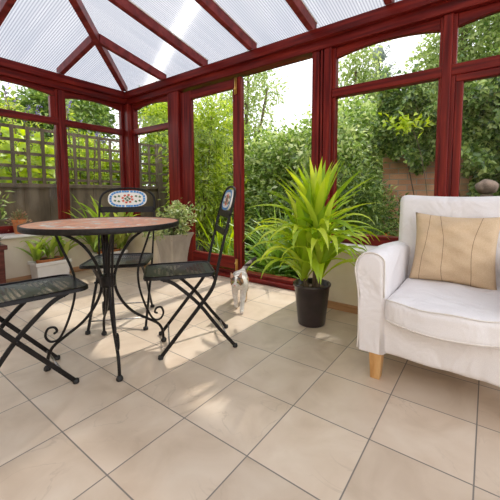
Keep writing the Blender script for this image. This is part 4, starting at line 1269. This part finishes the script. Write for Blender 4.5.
# ivy hung over the wall in three growths
def ivy(label, x0, x1, zf, n, mat, ymin=3.72, L=.065, name='climbing_ivy'):
    t = thing(name, label, 'climber', ((x0 + x1) / 2, 4.04, GZ))
    cx = (x0 + x1) / 2
    xs_ = RNG.uniform(x0, x1, n * 4); zs_ = RNG.uniform(.1, 2.75, n * 4)
    top = 2.12 + .12 * np.sin(xs_ * 6.5) + .10 * np.sin(xs_ * 15 + 1) + .10 * RNG.normal(size=n * 4)
    ok = np.array([zf(x, z) for x, z in zip(xs_, zs_)]) & (zs_ < top)
    xs_, zs_ = xs_[ok][:n], zs_[ok][:n]
    bulge = .10 + .36 * np.clip(np.sin(xs_ * 9.1 + 1 + np.sin(zs_ * 5)) * np.sin(zs_ * 8.3 + np.sin(xs_ * 7)), 0, 1) + .10 * np.clip(zs_ - 1.3, 0, .6)
    P = np.stack([xs_ - cx, -RNG.random(len(xs_)) ** .6 * bulge + .02, zs_ - GZ], 1)
    D = np.stack([RNG.normal(size=len(P)) * .7, -np.abs(RNG.normal(size=len(P))) * .6 - .2, RNG.normal(size=len(P)) * .5 - .5], 1)
    V, F = leaf_geo(P, D, L * (.6 + .8 * RNG.random(len(P))), L * .75 * (.7 + .6 * RNG.random(len(P))), up=np.array([0, -1., .3]))
    np_mesh('foliage', V, F, M[mat], t)
    mb = MB()
    for k in range(2):
        x = (k + .8) / 2 * (x1 - x0) - (x1 - x0) / 2
        mb.tube(smooth_path([(x, -.02, 0), (x + .06, -.03, .8), (x - .05, -.025, 1.5), (x + .04, -.03, 2.3)], 4), .007, 6)
    mb.build('vine_stem', M['bark'], t, smooth=True)
    return t
ivy('dark glossy ivy draped over the wall top behind the armchair arm', .0, 1.0, lambda x, z: z > 1.30 + .10 * math.sin(x * 9) + .08 * math.sin(x * 23), 8000, 'dark')
ivy('ivy covering the wall behind the armchair back', .98, 2.1, lambda x, z: z > 1.0 + .1 * math.sin(x * 14) or (x > 1.06 and z > .55 + .1 * math.sin(x * 30)), 9500, 'dark')
ivy('ivy on the far right end of the wall', 2.05, 3.6, lambda x, z: z > .5, 5200, 'green')
# bright young sapling by the wall
sp = thing('sapling', 'bright yellow-green young branch in front of the ivy', 'shrub', (.40, 3.55, GZ))
MB().tube(smooth_path([(.28, .2, 0), (.24, .18, .9), (.12, .1, 1.6), (-.02, 0, 1.83)], 4), .004, 6).build('stem', M['bark'], sp, smooth=True)
k = 90
P = np.stack([RNG.normal(size=k) * .11, RNG.normal(size=k) * .08, 1.80 + RNG.normal(size=k) * .05], 1); P[:, 2] -= P[:, 0] * .15
V, F = leaf_geo(P, RNG.normal(size=(k, 3)) * .8 + np.array([-.5, -.3, .1]), .07 + .04 * RNG.random(k), .035 + .015 * RNG.random(k)); np_mesh('foliage', V, F, M['yellowleaf'], sp)
# round stone
bs_ = MB(); bs_.ball((0, 0, 0), .092, 20, 14, sc=(1.05, 1, .78))
for i, p in enumerate(bs_.v):
    q = Vector(p); bs_.v[i] = tuple(q * (1 + .05 * math.sin(q.x * 60 + q.z * 40) + .04 * math.sin(q.y * 70)))
bo_ = thing('staddle_stone', 'round-topped mossy stone outside behind the armchair', 'stone', (1.205, 3.35, GZ))
MB().lathe([(.0005, 0), (.10, 0), (.09, .3), (.05, .98), (.0005, .98)], 18).build('pillar', M['boulder'], bo_, smooth=True)
o_b = bs_.build('cap', M['boulder'], bo_, smooth=True); o_b.location = (0, 0, 1.055)

# trees above the wall
shrub('conifer', 'blue-grey conifer in the upper right window', (-1.35, 8.6, GZ), [(0, 0, 1.4, .9, .9, 1.4), (0, 0, 2.9, .75, .75, .9), (0, 0, 3.9, .55, .5, .7), (0, 0, 4.7, .32, .3, .5)], 9000, .10, .022, 'blue', trunk=(.05, 4), cat='tree', core=True, shell=.5, spread=.09)
shrub('garden_tree', 'broad green tree above the brick wall', (.70, 6.6, GZ), [(0, 0, 2.1, .95, .8, .8), (.1, 0, 2.9, .85, .7, .6), (.9, 0, 2.6, .8, .7, .7), (-.45, 0, 2.3, .5, .5, .5), (-.30, 0, 3.3, .55, .5, .6), (.05, -.1, 3.8, .6, .5, .6), (.75, .1, 4.3, 1.0, .9, .8), (.46, .1, 5.6, .75, .8, .8), (1.25, .1, 5.6, .8, .8, .8), (.46, .3, 6.7, .75, .8, .8), (1.25, .3, 6.7, .8, .8, .8), (.6, .3, 7.6, .9, .7, .6)], 34000, .10, .055, 'tree', trunk=(.05, 6), cat='tree', core=True, core_from=7, core_k=.8, shell=.55, spread=.12)  # unseen upper crown added with solid cores to keep sun off the floor
shrub('garden_tree', 'thin pale-leaved tree at the left of the upper window', (-1.45, 7.4, GZ), [(0, 0, 2.7, .55, .5, .5), (.2, 0, 3.4, .45, .4, .4), (-.1, 0, 3.9, .40, .35, .4), (.1, 0, 4.4, .3, .3, .3)], 2600, .11, .05, 'tree', trunk=(.03, 3), cat='tree', core=False, shell=.3, cl=14, spread=.14)
shrub('garden_tree', 'dark ivy-clad tree above the far right window', (1.75, 6.0, GZ), [(0, 0, 1.9, .8, .7, .9), (.1, 0, 2.9, .7, .6, .6), (.9, 0, 2.5, .8, .7, .8)], 9000, .09, .06, 'dark', trunk=(.07, 3), cat='tree', core=True, shell=.6)
# beyond the fence on the left
def hedge(label, loc, blobs, n, mat, L=.1, W=.05, cat='shrub', name='hedge_shrub', **kw):
    return shrub(name, label, loc, blobs, n, L, W, mat, trunk=(.03, min(3, len(blobs))), cat=cat, **kw)
hedge('bright green shrub beyond the trellis behind the cactus pot', (-5.3, 1.25, GZ), [(0, 0, .8, .7, .9, .8), (0, .3, 1.3, .55, .7, .45)], 6000, 'lime', L=.12, W=.07)
hedge('leafy green shrub beyond the trellis behind the rear chair', (-5.6, 3.0, GZ), [(0, 0, .9, .7, .9, .9), (0, -.2, 1.5, .6, .8, .5)], 7000, 'lime', L=.11)
hedge('lime-green shrub beyond the fence left of the glass door', (-5.0, 4.5, GZ), [(0, 0, 1.1, .7, .8, 1.0), (.1, .1, 2.0, .6, .7, .6), (.5, .6, 2.2, .5, .5, .5), (-.3, .2, 2.7, .5, .6, .5)], 9000, 'lime', L=.12, W=.06)
hedge('shrub beyond the nearest fence bay', (-5.4, -.6, GZ), [(0, 0, .9, .7, .9, .9)], 3500, 'green')
hedge('dark tree behind the left windows', (-7.6, 2.9, GZ), [(0, 0, 1.4, 1.1, 1.3, 1.3), (0, .4, 2.7, .9, 1.2, .8), (0, -.7, 2.4, .9, 1.0, .7), (0, .5, 3.1, .8, 1.1, .5)], 12000, 'green', L=.14, W=.08, cat='tree', name='garden_tree')
hedge('tall green tree seen high in the left window with the sash', (-8.0, .8, GZ), [(0, 0, 1.4, 1.0, 1.2, 1.4), (0, .2, 2.7, .7, 1.1, .8), (0, .1, 3.0, .5, .9, .4)], 8000, 'green', L=.14, W=.05, cat='tree', name='garden_tree')
hedge('distant green tree behind the trellis and glass door', (-6.6, 6.2, GZ), [(0, 0, 1.5, 1.1, 1.2, 1.5), (0, 0, 2.8, .8, .9, .7), (-.3, -.3, 3.5, .7, .9, .6)], 9000, 'green', L=.14, W=.07, cat='tree', name='garden_tree')
# buddleia with purple spikes
bd = thing('buddleia', 'purple-flowered shrub rising above the trellis', 'shrub', (-4.55, 2.25, GZ))
stm = MB(); pts_l, pts_f = [], []
for i in range(26):
    y = random.uniform(-1.2, 1.0); x = random.uniform(-.3, .25); h = random.uniform(1.75, 2.45)
    p = smooth_path([(x * .3, y * .4, 0), (x * .7, y * .8, h * .6), (x, y, h)], 4)
    stm.tube(p, .007, 5)
    for q in p[3:]:
        for k in range(12): pts_l.append(np.array(q) + RNG.normal(size=3) * .07)
    for k in range(36): pts_f.append(np.array((x + .03 * k / 36, y + .06 * k / 36, h + .14 * k / 36)) + RNG.normal(size=3) * .014)
stm.build('stem', M['bark'], bd, smooth=True)
P = np.array(pts_l); V, F = leaf_geo(P, RNG.normal(size=P.shape) + np.array([0, 0, -.2]), .08 + .05 * RNG.random(len(P)), .02 + .012 * RNG.random(len(P))); np_mesh('foliage', V, F, M['lime'], bd)
P = np.array(pts_f); V, F = leaf_geo(P, RNG.normal(size=P.shape), np.full(len(P), .022), np.full(len(P), .014)); np_mesh('blossom', V, F, M['purple'], bd)
# climber in front of the fence, by the left edge
cl = thing('climbing_vine', 'broad-leaved yellow-green climber behind the trellis at the left edge', 'climber', (FX - .42, .95, GZ))
mb = MB()
for y in (-.35, 0, .3): mb.tube(smooth_path([(.02, y, 0), (.03, y + .06, .8), (.02, y - .04, 1.4), (.03, y + .1, 1.85)], 4), .008, 6)
mb.build('vine_stem', M['bark'], cl, smooth=True)
k = 330
P = np.stack([RNG.random(k) * .25, RNG.uniform(-.75, .75, k), 1.45 + RNG.normal(size=k) * .22], 1)
V, F = leaf_geo(P, np.stack([np.abs(RNG.normal(size=k)) * .5 + .2, RNG.normal(size=k) * .7, RNG.normal(size=k) * .5 - .5], 1), .10 + .06 * RNG.random(k), .08 + .04 * RNG.random(k), up=np.array([1., 0, .3])); np_mesh('foliage', V, F, M['yellowleaf'], cl)
cl2 = thing('climbing_vine', 'dark fine-leaved climber low on the fence boards at the left edge', 'climber', (FX + .1, .95, GZ))
k = 420
P = np.stack([RNG.random(k) * .2, RNG.uniform(-.9, -.06, k), .35 + RNG.random(k) * .72], 1)
V, F = leaf_geo(P, np.stack([np.abs(RNG.normal(size=k)) * .5 + .2, RNG.normal(size=k) * .7, RNG.normal(size=k) * .5 + .1], 1), .07 + .05 * RNG.random(k), .018 + .01 * RNG.random(k), up=np.array([1., 0, .3])); np_mesh('foliage', V, F, M['dark'], cl2)
MB().tube(smooth_path([(.02, -.35, 0), (.05, -.3, .5), (.04, -.4, 1.0)], 4), .008, 6).build('vine_stem', M['bark'], cl2, smooth=True)

# strappy clumps just outside the threshold
def strappy(label, loc, n, Lr, seed, mat='strap', flowers=0, er=(18, 80), wid=(.018, .03)):
    random.seed(seed)
    t = thing('strappy_clump', label, 'garden plant', (*loc, GZ))
    bs, az, el, Ls, Ws, dr = [], [], [], [], [], []
    for i in range(n):
        bs.append((random.gauss(0, .06), random.gauss(0, .06), 0)); az.append(random.uniform(0, 2 * PI)); el.append(R(random.uniform(*er)))
        Ls.append(random.uniform(*Lr)); Ws.append(random.uniform(*wid)); dr.append(R(random.uniform(20, 100)))
    V, F = strap_geo(bs, az, el, Ls, Ws, dr, nseg=7, fold=.2, twist=.5)
    lim = 2.10 - loc[1]
    V[:, 1] = np.where(V[:, 1] < lim, lim + (V[:, 1] - lim) * .03, V[:, 1])
    np_mesh('foliage', V, F, M[mat], t)
    if flowers:
        fb = []; mb = MB()
        for i in range(flowers):
            a = random.uniform(0, 2 * PI); r_ = random.uniform(.15, .4); h = random.uniform(.35, .6)
            mb.tube(smooth_path([(0, 0, 0), (r_ * .4 * math.cos(a), max(lim + .03, r_ * .4 * math.sin(a)), h * .8), (r_ * math.cos(a), max(lim + .03, r_ * math.sin(a)), h)], 3), .003, 5)
            for k in range(12): fb.append(np.array((r_ * math.cos(a), max(lim + .03, r_ * math.sin(a)), h)) + RNG.normal(size=3) * .015)
        mb.build('flower_stalk', M['stem'], t, smooth=True)
        P = np.array(fb); V, F = leaf_geo(P, RNG.normal(size=P.shape), np.full(len(P), .03), np.full(len(P), .014)); np_mesh('blossom', V, F, M['redpetal'], t)
    return t
strappy('strap-leaved clump outside the threshold directly beyond the cat', (-.72, 2.62), 110, (.6, 1.0), 21, wid=(.028, .045))
strappy('strap-leaved clump with red flowers outside, left of the tall potted plant', (-.25, 2.75), 120, (.6, 1.0), 22, flowers=5, wid=(.028, .045))
strappy('strap-leaved clump outside behind the black pot', (.12, 2.60), 80, (.5, .8), 23, flowers=3, wid=(.026, .042))
strappy('strap-leaved clump further back against the pale shrub', (-.95, 3.15), 100, (.6, 1.0), 24, flowers=4, wid=(.028, .045))
strappy('upright bright iris leaves outside the closed door pane', (-1.75, 2.75), 46, (.5, .95), 25, mat='yucca', er=(55, 88), wid=(.016, .028))
strappy('low iris clump outside the closed door beside the urn', (-1.35, 2.55), 44, (.3, .55), 26, mat='strap', er=(40, 85))
shrub('evergreen_shrub', 'low dark shrub behind the doorway clumps', (-1.75, 3.55, GZ), [(0, 0, .4, .6, .4, .45)], 3000, .07, .04, 'dark', shell=.5)

# far planting closing the view
for i, (x, y, h, lab) in enumerate(((-9.5, 9.5, 2.6, 'far hedge tree at the left behind the fence'), (-6.2, 11, 2.3, 'far hedge tree left of the sky gap'), (2.9, 8.2, 3.0, 'far tree beyond the right end of the wall'))):
    shrub('garden_tree', lab, (x, y, GZ), [(0, 0, h * .5, 1.6, 1.2, h * .5), (.8, 0, h * .75, 1.2, 1.0, h * .3), (-.9, 0, h * .7, 1.1, 1.0, h * .3)], 6500, .17, .09, ('green', 'green', 'dark')[i], trunk=(.08, 3), cat='tree', core=True, shell=.6, spread=.2)

# ------------------------------------------------------------------ light
w = bpy.data.worlds.new('sky'); SC.world = w; w.use_nodes = True
nt = w.node_tree; nt.nodes.clear()
wo = nt.nodes.new('ShaderNodeOutputWorld'); bg = nt.nodes.new('ShaderNodeBackground')
tc = nt.nodes.new('ShaderNodeTexCoord'); nz = nt.nodes.new('ShaderNodeTexNoise'); nz.inputs['Scale'].default_value = 2.2; nz.inputs['Detail'].default_value = 5
nt.links.new(tc.outputs['Generated'], nz.inputs['Vector'])
col = ramp(nt, nz.outputs['Fac'], [(.35, (.80, .84, .92)), (.6, (.98, .98, 1.0))])
nt.links.new(col, bg.inputs['Color']); bg.inputs['Strength'].default_value = 1.25
nt.links.new(bg.outputs[0], wo.inputs['Surface'])
sd = bpy.data.lights.new('sun', 'SUN'); sd.energy = 1.9; sd.angle = R(1.8); sd.color = (1, .95, .87)
so = bpy.data.objects.new('sun', sd); COL.objects.link(so)
S = Vector((.0, .65, .76)).normalized()
so.rotation_euler = S.to_track_quat('Z', 'Y').to_euler()
so.location = (0, 6, 8)

# ------------------------------------------------------------------ camera
f, cx, cy, yaw, pit, rol = 317.4, 260.69, 217.34, -.6210, .0742, .0009
fw = Vector((math.sin(yaw) * math.cos(pit), math.cos(yaw) * math.cos(pit), -math.sin(pit)))
rt = Vector((math.cos(yaw), -math.sin(yaw), 0)); dn = fw.cross(rt)
r2 = rt * math.cos(rol) + dn * math.sin(rol); d2 = dn * math.cos(rol) - rt * math.sin(rol)
cd = bpy.data.cameras.new('camera'); co = bpy.data.objects.new('camera', cd); COL.objects.link(co)
mw = Matrix((r2, -d2, -fw)).transposed().to_4x4()
mw.translation = (3.9953 * T, -1.531 * T, 2.8171 * T)
co.matrix_world = mw
cd.sensor_width = 36; cd.lens = 36 * f / 500; cd.clip_start = .02
cd.shift_x = (250 - cx) / 500; cd.shift_y = (cy - 250) / 500
SC.camera = co
vs_ = SC.view_settings
vs_.view_transform = 'Standard'; vs_.look = 'None'; vs_.gamma = 1; vs_.use_curve_mapping = False
vs_.exposure = .9
SC.cycles.max_bounces = 10; SC.cycles.transparent_max_bounces = 24; SC.cycles.diffuse_bounces = 5; SC.cycles.transmission_bounces = 6
